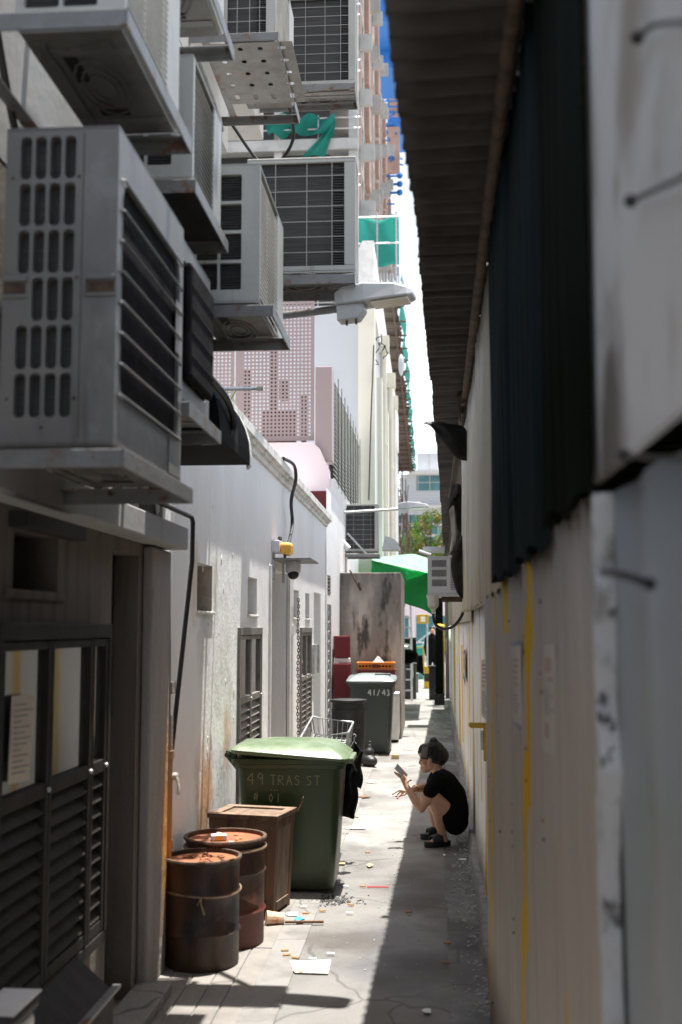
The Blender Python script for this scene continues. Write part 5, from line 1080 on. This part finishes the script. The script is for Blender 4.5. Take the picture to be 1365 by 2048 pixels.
sheets = [((712, 1659), .2, .03, papw, 'narrow white paper strip lying past the green bin'), ((742, 1566), .14, .035, papw, 'white paper strip lying left of the phone'), ((684, 1729), .06, .06, spong, 'yellowish wrapper lying right of the green bin'),
   ((740, 1734), .05, .05, spong, 'yellowish wrapper lying near shade edge'), ((598, 1842), .06, .04, bluesc, 'blue plastic scrap beside crate foot'), ((586, 1832), .07, .05, papw, 'pale tissue beside crate foot'), ((728, 1596), .14, .05, leafd, 'flat brown cardboard scrap near her hand'),
   ((926, 1722), .06, .03, papw, 'white scrap lying below the sandals by fence'), ((889, 1713), .02, .03, papw, 'tiny white paper ball before the sandals'), ((855, 2027), .04, .03, papw, 'white scrap in shade near bottom edge'), ((745, 1517), .09, .03, papw, 'white scrap near slate bin foot'), ((818, 1500), .16, .03, whitep, 'pale scrap near far bin shadow')]
for (x, y), a, c, m_, lab in sheets:
    p = gp(x, y); ph = random.uniform(0, 6)
    litter('paper_scrap' if m_ in (papw, whitep) else 'litter_scrap', lab, 'litter', p, lambda q: MB().prism([q+V((a*(.5+.12*math.sin(j*2.3+ph))*math.cos(j*.785), c*(1+.25*math.cos(j*3+ph))*math.sin(j*.785), .010)) for j in range(8)], (0, 0, .004)), m_)
p = gp(756, 1778); litter('drinking_straw', 'red and white drinking straw on the alley floor', 'straw', p, lambda q: MB().tube([q+V((-.07, 0, .012)), q+V((.07, .01, .012))], .005, 6), strawr)
p = gp(612, 1852); litter('wood_stick', 'brown stick lying across drain edging', 'stick', p, lambda q: MB().beam(q+V((-.12, .0, .02)), q+V((.1, .03, .018)), .018, .012), leafd)
p = gp(550, 1852); t = thing('paper_cup', 'crushed orange printed cup lying by crate', 'cup', (p.x, p.y, 0)); MB().tube([p+V((-.05, 0, .045)), p+V((.045, .03, .035))], [.04, .03], 14).build('cup', cardm, t); MB().tube([p+V((.0455, .03, .035)), p+V((.05, .031, .035))], [.032, .032], 14).build('rim', papw, t)
p = gp(791, 1518); litter('sponge', 'yellow sponge lying on alley ahead of the phone', 'sponge', p, lambda q: MB().box(q.x-.05, q.x+.05, q.y-.03, q.y+.03, .005, .055), spong)
p = gp(690, 1640); litter('dry_twig', 'dry twig lying at foot of green bin', 'twig', p, lambda q: MB().tube([q+V((-.1, 0, .02)), q+V((0, .05, .03)), q+V((.12, .02, .02))], .005, 5), leafd)
p = P(606, 1612, 7.12); tag(MB().tube([P(596, 1622, 7.06), P(604, 1606, 7.06), P(607, 1594, 7.05)], .004, 5).build('dry_twig', leafd), 'small dry twig leaning on crate top', 'twig')
st = MB()
for k in range(420):
    y = random.uniform(5.2, 11); x = fx(y)-.05-abs(random.gauss(0, .07)); s_ = random.uniform(.003, .011); st.ball((x, y, .006), (s_, s_, s_*.7), 6)
for k in range(200):
    y = random.uniform(5.5, 15); x = random.uniform(-.7, .2); s_ = random.uniform(.002, .006); st.ball((x, y, .002), s_, 6)
o = st.build('gravel', stonem); o['kind'] = 'stuff'
st = MB()
for k in range(190):
    c_ = gp(random.gauss(668, 26), random.gauss(1801, 5)); s_ = random.uniform(.003, .009); st.ball((c_.x, c_.y, .002), s_, 6)
o = st.build('ash_debris', rubber); o['kind'] = 'stuff'
mt = PZ(655, 1927); 
# ------------------------------------------------------------------ middle distance
Bd = thing('pink_building', 'pale building past annex with mauve perforated screens above', 'building', (XL, 17, 0))
m = MB(); holed_wall(m, XL+.008, 15.32, 17.3, 0, 3.6, [(15.5, 16.0, 2.15, 2.42, .05), (15.45, 16.0, .05, 2.02, .05)]); m.box(-7, XL-.3, 15.32, 23, 0, 3.6); m.box(XL-.02, XL+.007, 17.31, 23, 0, 3.6); m.build('wall', annexm, Bd)
v = MB()
for k in range(5): v.box(XL-.03, XL+.012, 15.51, 15.99, 2.17+k*.05, 2.20+k*.05)
v.build('vent', shutg, Bd)
gr = MB()
for k in range(14): gr.beam((XL-.01, 15.47, .1+k*.135), (XL-.01, 15.98, .17+k*.135), .02, .02); gr.beam((XL-.01, 15.98, .1+k*.135), (XL-.01, 15.47, .17+k*.135), .018, .018)
gr.box(XL-.02, XL+.02, 15.45, 15.48, .05, 2.02).box(XL-.02, XL+.02, 15.97, 16.0, .05, 2.02); gr.build('grille_door', steel, Bd)
m = MB(); a = P(395, 893, 16); bq = P(633, 893, 16)
m.prism([(-4.6, 16, 3.2), (P(658, 1000, 16).x, 16, 3.2), (P(658, 1000, 16).x, 16, P(0, 945, 16).z), (P(640, 900, 16).x, 16, P(0, 905, 16).z), (P(625, 893, 16).x, 16, P(0, 892, 16).z), (-4.6, 16, P(0, 892, 16).z)], (0, .25, 0)); m.build('parapet', pinkw, Bd)
z0, z1 = P(0, 1000, 16).z, P(0, 988, 16).z; MB().box(-4.6, P(655, 990, 15.98).x, 15.985, 15.999, 3.2, z1).build('red_band', redp, Bd)
eq = MB()
for (pa, pb_, ya, yb) in ((524, 592, 822, 888), (543, 553, 700, 822), (480, 500, 740, 880), (604, 612, 790, 886), (560, 575, 760, 800)):
    a_, c_ = P(pa, ya, 16.5), P(pb_, yb, 16.5); eq.box(a_.x, c_.x, 16.45, 16.6, c_.z, a_.z)
eq.each('roof_duct', rustm, Bd)
zb, zt = P(0, 889, 16.1).z, P(0, 590, 16.1).z; xr = P(629, 800, 16.1).x; pw = .055
for (xa, xb) in ((xr-1.15, xr), (xr-2.32, xr-1.17)):
    nu = int((xb-xa-.1)/pw); nv = int((zt-zb-.1)/pw); us = [0, .06]+[.06+(xb-xa-.10)*k/nu for k in range(1, nu+1)]+[xb-xa]; vv = [0, .06]+[.06+(zt-zb-.1)*k/nv for k in range(1, nv+1)]+[zt-zb]
    MB().plate((xa, 16.1, zb), (1, 0, 0), (0, 0, 1), (0, -1, 0), us, vv, lambda i, j: (.0115, .0115, .015) if 0 < i <= nu and 0 < j <= nv and (i % 23) > 1 else None, .004).build('perforated_panel', pinkp, Bd)
x0, x1 = P(631, 800, 16.05).x, P(664, 800, 16.05).x; za, zc = P(0, 928, 16.05).z, P(0, 744, 16.05).z
MB().box(x0, x1, 16.05, 16.5, za, zc).build('side_panel', pinkp, Bd, bevel=.01)
lv = MB(); zz = za-.0
nlv = 24
for k in range(nlv):
    z = za-.25+k*(zc-za+.2)/nlv; lv.add([(x1-.02, 16.52, z), (x1-.02, 22.7, z), (x1+.02, 22.7, z-.035), (x1+.02, 16.52, z-.035), (x1-.02, 16.52, z-.012), (x1-.02, 22.7, z-.012), (x1+.02, 22.7, z-.047), (x1+.02, 16.52, z-.047)], [(0,1,2,3),(7,6,5,4),(0,4,5,1),(1,5,6,2),(2,6,7,3),(3,7,4,0)])
lv.build('louvre_screen', louvm, Bd); lv = MB()
for k in range(9): y = 16.9+k*.7; lv.box(x1+.021, x1+.03, y, y+.05, za-.3, zc)
lv.each('gap_strip', darkm, Bd)  # dark strips laid over the slats to stand for shaded gaps
MB().box(x1-.08, x1-.052, 16.5, 22.7, za-.3, zc).build('screen_backing', acdark, Bd)
MB().prism([(x1+.03, 16.1, za-.26), (x1-.25, 16.1, za-.26), (x1-.25, 16.1, za-.75), (x1-.06, 16.1, za-.75)], (0, 6.6, 0)).build('ledge', annexm, Bd)
# wall mounted unit beyond annex
t = ac_body('air_conditioner', 'grey condenser on bracket under far street lamp, coil facing camera', P(690, 1100, 18.9).x, P(757, 1100, 18.9).x, 18.9, 19.3, P(0, 1106, 18.9).z, P(0, 1014, 18.9).z, acw, 'coil', 'rib')
q = P(0, 1112, 18.85).z; bt = bracket('bracket with diagonal brace under far condenser', P(758, 1112, 18.8).x, 18.8, 19.35, q, x0=XL+.01)
MB().beam((XL+.05, 18.82, q+.35), (-1.0, 18.82, q+.0), .03, .03).build('brace', steel, bt)
t = thing('vent_hood', 'curved grey vent hood beside far condenser', 'vent', P(772, 1080, 20.0)); c = P(770, 1105, 19.6); r = .42
MB().prism([c+V((r*.62*math.sin(a), 0, r*.55*math.cos(a)+.05)) for a in [k*math.pi/16 for k in range(9)]]+[c+V((-.05, 0, .05))], (0, .5, 0)).build('hood', lampw, t)
t = thing('spot_light', 'small white spotlight on wall under far condenser bracket', 'lamp', P(690, 1090, 18.6)); MB().tube([P(684, 1083, 18.6), P(698, 1098, 18.6)], .05, 12).build('lamp_body', wac, t); MB().tube([P(672, 1085, 18.6), P(686, 1086, 18.6)], .015).build('bracket', steel, t)
# stained concrete wall that juts into the alley
t = thing('stained_wall', 'black mildew stained concrete wall jutting into alley behind bins', 'wall', (-.9, 18, 0)); MB().box(-1.36, P(803, 1300, 17.7).x, 17.7, 20.3, 0, P(0, 1148, 17.7).z).build('wall', stainw, t, bevel=.01); MB().tube([P(718, 1165, 17.67), P(722, 1180, 17.67)], .015).tube([P(700, 1140, 17.67), P(722, 1182, 17.67)], .012).build('pipe_stub', rustm, t)
# tall grey building with ivory downpipes
t = thing('grey_tower_house', 'tall blue grey building with ivory downpipes on alley side', 'building', (-1.1, 30, 0)); gx = P(744, 600, 23).x
MB().box(-9, gx, 23, 44, 0, 8.35).build('wall', greyw, t); MB().prism([(P(713, 0, 22.98).x, 22.9, 8.3), (gx+.05, 22.9, 8.3), (gx+.05, 22.9, P(0, 500, 22.9).z), (P(725, 0, 22.98).x, 22.9, P(0, 500, 22.9).z), (P(715, 0, 22.98).x, 22.9, P(0, 520, 22.9).z)], (0, 20, 0)).build('parapet', whitep, t)
MB().box(gx-.28, gx+.06, 22.9, 23.4, 0, 8.3).box(gx+.001, gx+.10, 25.6, 26.3, 0, 7.4).box(gx+.001, gx+.10, 29.5, 30.4, 0, 7.4).box(gx+.001, gx+.10, 36, 37, 0, 7.4).each('pilaster', ivory, t)
for (px, py, Y) in ((768, 690, 26.5), (782, 762, 30.6), (788, 806, 34)):
    p = P(px, py, Y); q = MB(); q.box(p.x-.13, p.x+.13, Y-.13, Y+.13, p.z-.2, p.z+.2); q.tube([(p.x-.01, Y, p.z-.2), (p.x-.01, Y, .3)], .075, 12)
    for z in (2.5, 4.5, 6.0):
        if z < p.z-.3: q.lathe((p.x-.01, Y, z), [(.09, -.04), (.09, .04)], 12)
    q.build('downpipe', ivory, t, smooth=False)
f = MB()
for y in (27.3, 28.4, 31.6, 32.8, 34.9):
    f.box(gx+.0005, gx+.012, y, y+.5, 3.0, 6.8)
f.each('window', darkm, t)
c = MB()
for k in range(7):
    p = [P(748+random.uniform(-6, 20), 660+random.uniform(-5, 45), 24.5)]; 
    for j in range(5): p.append(p[-1]+V((random.uniform(-.09, .09), random.uniform(-.05, .05), random.uniform(-.14, .12))))
    c.tube(p, .012, 5)
c.tube([P(748, 690, 22.8), P(742, 850, 22.8), P(738, 1000, 22.8)], .014, 5)
tag(c.build('cable_tangle', rubber), 'tangle of black cables at top of ivory downpipe', 'cables')
t = thing('satellite_dish', 'small white oval dish on scaffold face', 'dish', P(803, 730, 34)); MB().ball(P(803, 730, 34), (.09, .08, .34), 12).build('dish', lampw, t, smooth=True)
# scaffold deck
t = thing('scaffold', 'long dark timber scaffold deck with teal netting high over alley', 'scaffold', (-1.6, 55, 12))
d = MB(); z = 12.7; y = 36
while y < 80:
    L = random.uniform(.18, .26); e = random.uniform(-.12, .12); d.box(-2.5, -.92+e, y, y+L-.02, z+random.uniform(0, .04), z+.09); y += L
    if random.random() < .06: y += .12
d.build('plank_deck', plankm, t); d = MB()
for y in range(36, 80, 2): d.tube([(-2.6, y, z-.06), (-.7, y, z-.06)], .04, 6)
for x in (-2.3, -1.7, -1.1): d.tube([(x, 36, z-.12), (x, 80, z-.12)], .04, 6)
d.each('tube', rustm, t)
d = MB(); d.grid(90, 6, lambda a, b_: (-.86+.05*math.sin(a*60)+b_*.1, 36+a*44, z-.1+b_*(.45+.2*math.sin(a*25)))); d.build('net', netm, t, smooth=True, solid=.02)
d = MB(); d.grid(14, 12, lambda a, b_: (P(712, 0, 36).x+a*(P(796, 0, 36).x-P(712, 0, 36).x), 36+.15*math.sin(a*9+b_*3)*b_, P(0, 550, 36).z+b_*(P(0, 458, 36).z-P(0, 550, 36).z)+.05*math.sin(a*9)*(1-b_))); d.build('net', netm, t, smooth=True, solid=.02)
d = MB(); 
for zz_ in (P(0, 459, 36).z, P(0, 510, 36).z): d.tube([P(712, 0, 35.8).to_2d().to_3d()+V((0, 0, zz_)), P(797, 0, 35.8).to_2d().to_3d()+V((0, 0, zz_))], .03, 6)
for px in (715, 755, 793): p = P(px, 500, 35.85); d.tube([(p.x, p.y, z), (p.x, p.y, P(0, 448, 36).z)], .03, 6)
for k in range(9): p = P(757+k*6, 585, 35.85); d.tube([(p.x, p.y, z-.3), (p.x, p.y, z+.4)], .02, 5)
d.build('guard_rail', steel, t)
d = MB()
for k in range(60):
    y = random.uniform(60, 80); x = random.uniform(-2.3, -1.0); zt = random.uniform(5, 12); d.tube([(x, y, zt), (x+random.uniform(-.3, .3), y+random.uniform(-1, 1), zt-random.uniform(2, 4))], .03, 5)
d.each('pole', rustm, t)
# concrete tower under construction
t = thing('construction_tower', 'unfinished concrete tower with projecting slab ends and teal nets', 'building', (-9, 70, 0)); Yt = 58; xf = P(716, 0, Yt).x; fh = 3.15; zr = P(0, 302, Yt).z
lev = [zr+fh*k for k in range(-5, 6)]
s = MB(); cmb = MB(); nb = MB(); wmb = MB(); rl = MB()
for k, z in enumerate(lev):
    s.box(-24, xf, Yt, 130, z-.28, z); s.box(-24, xf+.02, Yt-.15, Yt-.01, z-.55, z+.05)
    for j in range(9):
        y = Yt+1.5+j*7.2; off = random.uniform(-.1, .1)
        if k < 11 and not (k > 8 and j > 5): nb.box(xf+.03, xf+.75+.12*(j % 2)+off, y, y+.35, z-.5, z+.38)
    for j in range(14):
        y = Yt+.8+j*4.6; cmb.box(xf-.5, xf-.02, y, y+.9, z+.02, z+fh-.3); wmb.box(xf-.45, xf+.03+.25*(j % 3 == 1), y+1.1, y+2.0+.4*(j % 2), z+.05, z+fh-.56)
    for x in (-4.5+xf, -9+xf, -13+xf): cmb.box(x, x+.45, Yt+.1, Yt+.6, z+.02, z+fh-.3)
    cmb.box(xf-.5, xf-.02, Yt+.05, Yt+.5, z+.02, z+fh-.3)
    for zz_ in (.55, 1.15): rl.tube([(-20, Yt-.2, z+zz_), (xf+.12, Yt-.2, z+zz_)], .035, 5)
    for x in range(8): rl.tube([(xf-x*2.1, Yt-.2, z), (xf-x*2.1, Yt-.2, z+1.3)], .035, 5)
s.each('floor_slab', conc, t); cmb.each('column', conc, t); nb.each('slab_nose', conc, t); wmb.each('formwork_panel', plym, t); rl.each('guard_rail', steel, t)
MB().box(-22, xf-1.6, Yt+1.2, Yt+1.3, lev[0], lev[-1]).build('interior_shade', acdark, t)  # dark sheet put close behind the openings as their inner shade
for k, (pa, pb_, ya, yb) in enumerate(((530, 672, 232, 292), (420, 478, 236, 272), (605, 672, 240, 312))):
    n = MB(); A0, B0 = P(pa, ya, Yt-.4), P(pb_, ya, Yt-.4); zB = P(0, yb, Yt-.4).z
    if k < 2: n.grid(34, 12, lambda a, b_: A0.lerp(B0, a)+V((.5*b_*b_*(.5-a), .35*math.sin(a*17+b_*4), -(A0.z-zB)*b_*(1-.15*math.sin(a*3)-.06*math.sin(a*23)))))
    else: T0 = P(672, 243, Yt-.5); n.grid(8, 8, lambda a, b_: T0.lerp(P(605+a*45, 312, Yt-.5), b_)+V((0, .15*math.sin(a*9), 0)))
    n.build('net', netm, t, smooth=True, solid=.03)
bl = MB(); zc = lambda py, Y: P(0, py, Y).z
for (px, ya, yb, Y) in ((752, 62, 134, 95), (750, -40, 40, 90), (775, 190, 255, 110), (788, 75, 130, 112)):
    a = P(px, ya, Y); c = P(px+38, yb, Y); bl.box(a.x, c.x, Y, Y+6, c.z, a.z)
bl.each('blue_sheet', bluen, t); bl = MB()
for k in range(46):
    a = P(random.uniform(776, 800), random.uniform(180, 350), 105); bl.tube([a, a+V((random.uniform(-1.2, 1.2), random.uniform(-2, 2), random.uniform(-.3, .3)))], .09, 5)
for y_ in (352, 369, 386): bl.tube([P(773, y_, 100), P(804, y_-1, 100)], .12, 6); bl.ball(P(800, y_-1, 100), .3, 8)
for y_ in (408, 430, 442): bl.tube([P(770, y_, 100), P(790, y_, 100)], .07, 6)
bl.each('jump_form', bluen, t)
bl = MB(); a = P(774, 254, 104); c = P(800, 340, 104); bl.box(a.x, c.x, 104, 105, c.z, a.z); a = P(776, 132, 100); c = P(800, 185, 100)
for k in range(9): bl.box(a.x, c.x, 100+k*.6, 100.4+k*.6, a.z-(a.z-c.z)*k/9-.2, a.z-(a.z-c.z)*k/9)
bl.each('formwork_panel', plym, t)
# green tarp
t = thing('green_tarp', 'bright green tarpaulin stretched across the far alley', 'tarpaulin', P(800, 1150, 22)); Y = 21.5
A0, B0, C0, D0 = P(744, 1121, Y), P(862, 1148, Y), P(866, 1232, Y+.3), P(742, 1168, Y+.4); Pk = P(828, 1108, 26); Q = P(742, 1116, 25.5); Rr = P(866, 1120, 26)
MB().grid(14, 12, lambda a, b_: A0.lerp(B0, a).lerp(D0.lerp(C0, a), b_)+V((0, .10*math.sin(a*7+b_*3)+.05*math.sin(b_*11+a*13), .03*math.sin(a*9)*b_))).build('hanging_face', tarpm, t, smooth=True, solid=.006)
MB().grid(14, 8, lambda a, b_: A0.lerp(B0, a).lerp((Q.lerp(Pk, a/.75) if a < .75 else Pk.lerp(Rr, (a-.75)/.25)), b_)+V((0, 0, .04*math.sin(a*11+b_*2)*math.sin(b_*3.14)+.004))).build('top_sheet', tarpt, t, smooth=True, solid=.006)
tag(MB().tube([P(838, 1102, 20), P(862, 1110, 20)], .03).box(P(838, 0, 20).x, P(880, 0, 20).x, 20.0, 20.6, P(0, 1106, 20).z, P(0, 1098, 20).z).build('tube_light', lampw), 'white tube light fitting above green tarpaulin', 'lamp')
# ladder, far bins, bollard, sign, gate post
t = thing('step_ladder', 'white aluminium step ladder standing behind stained wall', 'ladder', P(815, 1400, 26.7)); a, b_, c, d = P(806, 1402, 26.5), P(824, 1402, 26.5), P(822, 1214, 26.8), P(808, 1214, 26.8)
MB().beam(a, d, .05, .04).build('rail', wac, t); MB().beam(b_, c, .05, .04).build('rail', wac, t); s = MB()
for k in range(1, 9): s.beam(a.lerp(d, k/9), b_.lerp(c, k/9), .07, .035)
s.each('step', wac, t); s = MB(); s.tube(smooth_path([d, d+V((.05, 0, .12)), c+V((-.05, 0, .12)), c]), .025, 6).beam(d, P(806, 1400, 27.8), .03, .03).beam(c, P(828, 1400, 27.8), .03, .03); s.build('frame', steel, t)
zz_ = 0
for lab, x, Y, h in (('nearer dark green bin beside foot of ladder', -.75, 24.6, 1.05), ('dark green bin behind ladder with raised lid', -.76, 27.6, 1.25)):
    wheelie('green_bin', lab, x-.3, x+.29, Y, Y+.6, h, bind, binm, [], False)
for k, (px, py, Y, w_2, h_, m_, lab) in enumerate(((806, 1300, 30, .35, .5, clothb, 'dark garment hanging in the shade under green tarp'), (818, 1275, 33, .4, .7, greenf, 'dark green cloth hanging deep under green tarp'), (836, 1310, 36, .3, .6, clothb, 'black bag hanging near yellow sign'))):
    p = P(px, py, Y); q = MB(); q.grid(8, 8, lambda a, b_: p+V(((a-.5)*w_2*(1+.2*b_), .06*math.sin(a*9+k), -b_*h_*(1+.08*math.sin(a*7)))))
    tag(q.build('hanging_cloth', m_, smooth=True, solid=.02), lab, 'cloth')
for k, (px, py, Y, w_2, h_, m_, lab) in enumerate(((812, 1398, 29, .5, .8, bind, 'dark slate crate stack beside far ladder'), (868, 1400, 28, .22, .75, blackp, 'black box standing against green gate post'), (822, 1385, 33, .4, .45, brk, 'low grey box behind the far ladder'))):
    p = PZ(px, py); t = thing('storage_box', lab, 'box', p); MB().box(p.x-w_2/2, p.x+w_2/2, p.y, p.y+.4, 0, h_).build('box', m_, t, bevel=.02); MB().box(p.x-w_2/2-.015, p.x+w_2/2+.015, p.y-.015, p.y+.415, h_+.002, h_+.05).build('lid', m_, t, bevel=.01)
sk_ = MB()
for k in range(5): sk_.ball(P(808+k*1.5, 1320-k*3, 24), (.25, .2, .10), 10)
tag(remeshed(sk_, .03, 3).build('rubbish_bag', clothb, smooth=True), 'dark bagged rubbish heaped on far green bin', 'bag')
t = thing('bollard', 'yellow and black striped bollard at far alley mouth', 'bollard', PZ(857, 1377)); c = PZ(857, 1377)
for k, (z0, z1, m_) in enumerate(((0, .2, yellowp), (.2, .42, blackp), (.42, .62, yellowp))): MB().lathe((c.x, c.y, 0), [(.12, z0+.001), (.12, z1-.001)], 20).build('band', m_, t)
t = thing('yellow_sign', 'small yellow sign with white panel on thin post', 'sign', c+V((0, .3, 0))); p = P(846, 1238, c.y+.2); MB().box(p.x-.17, p.x+.17, c.y+.2, c.y+.23, p.z-.13, p.z+.13).build('board', yellowp, t, bevel=.01); MB().box(p.x-.06, p.x+.07, c.y+.19, c.y+.198, p.z-.08, p.z+.06).build('white_panel', papw, t, bevel=.01); MB().tube([(c.x-.02, c.y+.3, 0), (c.x-.02, c.y+.3, p.z+.13)], .025).build('post', steel, t)
t = thing('green_post', 'dark green steel gate post at end of hoarding', 'post', PZ(880, 1412)); Y = 25.4; a = P(872, 1405, Y); c = P(886, 1190, Y); MB().box(a.x, c.x, Y, Y+.12, 0, c.z).build('post', greenf, t, bevel=.01); MB().box(c.x+.001, c.x+.03, Y-.02, Y+.05, .2, 1.8).build('yellow_edge', yellowp, t); MB().box(a.x-.03, c.x+.02, Y-.05, Y+.15, 0, .25).build('base', blackp, t)
MB().ball(P(880, 1252, Y-.2), (.12, .08, .05), 8).build('strap', yellowp, t)
t = thing('teal_container', 'teal wrapped stack with yellow frame beyond alley mouth', 'container', PZ(836, 1352)); Y = 38; a = P(826, 1352, Y); c = P(846, 1292, Y); MB().box(a.x, c.x, Y, Y+.9, 0.0, c.z).build('wrap', netm, t, bevel=.03); MB().beam((c.x+.03, Y-.02, 0), (c.x+.03, Y-.02, c.z), .05, .05).beam((a.x, Y-.03, c.z-.05), (c.x, Y-.03, c.z-.05), .04, .04).build('frame', yellowp, t)
# dark clothed passer-by
p = MB(); c = PZ(866, 1366); Y = c.y; q = lambda x, z, dy=0: V((c.x+x, Y+dy, z)); p.chain([(q(-.08, .05), .05), (q(-.09, .45), .06), (q(-.08, .85), .085)]); p.chain([(q(.08, .05, .1), .05), (q(.09, .45, .05), .06), (q(.08, .85), .085)]); p.chain([(q(0, .9), .13), (q(0, 1.2), .14), (q(0, 1.38), .13), (q(0, 1.5), .05)]); p.chain([(q(-.18, 1.38), .055), (q(-.23, 1.1), .045), (q(-.2, .85), .035)]); p.chain([(q(.18, 1.38), .055), (q(.23, 1.1), .045), (q(.15, .9, -.1), .035)]); p.ball(q(0, 1.62), (.08, .09, .11), 12)
t = thing('person', 'distant passer-by in dark clothes standing at alley mouth', 'person', c); remeshed(p, .02, 3).build('body', clothb, t, smooth=True); MB().ball(q(0, 1.60, -.03), (.07, .075, .09), 10).build('face', skin, t, smooth=True); MB().ball(q(0, 1.66, .01), (.088, .095, .09), 10).build('hair', hairm, t, smooth=True)
g_ = MB(); 
for k in range(9): x = -2.2+k*.4; g_.tube([(x, 46, 0), (x, 46, 1.1)], .025, 6)
for z in (.35, .75, 1.1): g_.tube([(-2.3, 46, z), (1.4, 46, z)], .025, 6)
g_.tube([(-1.2, 45.5, .5), (.6, 45.5, 1.9)], .04, 6).tube([(-1.2, 45.5, .3), (.6, 45.5, 1.6)], .03, 6)
tag(g_.build('railing', steel), 'pale steel railing beyond the bollard at alley mouth', 'railing')
t = thing('low_shop', 'pale low building closing view beyond alley mouth', 'building', (0, 60, 0)); MB().box(-5, 6, 60, 66, 0, 3.0).build('wall', pinkw, t); q_ = MB()
for k in range(8): q_.box(-4.5+k*1.3, -3.6+k*1.3, 59.97, 59.995, .4, 2.3)
q_.each('window', farg, t)
# far office building
t = thing('office_building', 'distant white office block with teal glass bands', 'building', (0, 130, 0)); Y = 130; e = lambda px, py: P(px, py, Y)
m = MB(); m.box(e(797, 0).x, 26, Y, Y+20, 0, e(0, 957).z); m.box(e(829, 0).x, 26, Y+.5, Y+20, e(0, 957).z, e(0, 915).z); m.build('wall', farw, t)
m = MB(); m.box(e(812, 0).x, 26, Y-1.2, Y-.02, e(0, 960).z, e(0, 952).z).box(e(795, 0).x, 26, Y-.6, Y-.02, e(0, 1024).z, e(0, 1018).z)
m.each('ledge', whitep, t)
m = MB(); m.box(e(827, 0).x, 26, Y-.03, Y+.1, e(0, 989).z, e(0, 957).z)
for k, (ya, yb) in enumerate(((1036, 1052), (1058, 1074), (1079, 1094), (1099, 1114))): m.box(e(793, 0).x, 26, Y-.03, Y+.1, e(0, yb).z, e(0, ya).z)
m.each('window_band', farg, t); m = MB()
for k in range(26): x = e(797, 0).x+k*.42*2; m.box(x, x+.09, Y-.09, Y-.031, e(0, 1114).z, e(0, 1030).z)
for k in range(9): x = e(829, 0).x+k*1.35; m.box(x, x+.1, Y-.09, Y-.031, e(0, 989).z, e(0, 957).z); m.box(x, x+.05, Y+.44, Y+.495, e(0, 952).z, e(0, 916).z)
m.box(e(829, 0).x, 26, Y-.085, Y-.032, e(0, 974).z, e(0, 972.5).z)
for k in range(7): z = e(0, 992+k*6).z; m.box(e(797, 0).x, 26, Y-.02, Y-.002, z, z+.05)
m.build('mullion', lampw, t)
t = thing('lattice_mast', 'thin steel mast and poles before the office block', 'mast', e(800, 1000)); m = MB()
for x in (796, 800, 805, 812): m.tube([P(x, 1115, 90), P(x+random.uniform(-6, 6), 945+random.uniform(0, 30), 90)], .06, 5)
for k in range(10): m.tube([P(792, 960+k*12, 90), P(808, 956+k*12, 90)], .05, 5)
m.build('mast', steel, t)
# tree
t = thing('tree', 'bushy green tree with orange tips before office block', 'tree', (-.2, 84, 0)); tr = MB(); base = V((.2, 84, 0))
tr.tube([base, base+V((.1, 0, 3)), base+V((-.1, 0, 6))], [.28, .22, .16], 10)
cl = []
for k in range(20):
    px = random.uniform(810, 910); py = random.uniform(1030+max(0, 845-px)*1.4, 1120)
    c = P(px, py, 84+random.uniform(-2.5, 2.5)); cl.append((c, random.uniform(.7, 1.15))); tr.tube([base+V((-.1, 0, 5.5)), (base+V((0, 0, 6.2))).lerp(c, .5)+V((0, 0, .2)), c], [.12, .07, .02], 6)
tr.build('trunk', bark, t, smooth=True); lf = MB()
for c, r in cl:
    for k in range(420):
        d = V((random.gauss(0, 1), random.gauss(0, 1), random.gauss(0, .8))); d = d.normalized()*r*random.uniform(.45, 1.08)**.6; p = c+d; s_ = random.uniform(.06, .14); u = V((random.uniform(-1, 1), random.uniform(-1, 1), random.uniform(-.5, .5))).normalized(); v = u.cross(V((random.uniform(-1, 1), random.uniform(-1, 1), random.uniform(-1, 1)))).normalized()
        lf.v += [p-u*s_, p+v*s_*.5, p+u*s_, p-v*s_*.5]; n = len(lf.v); lf.f.append((n-4, n-3, n-2, n-1))
lf.build('crown', leafm, t)
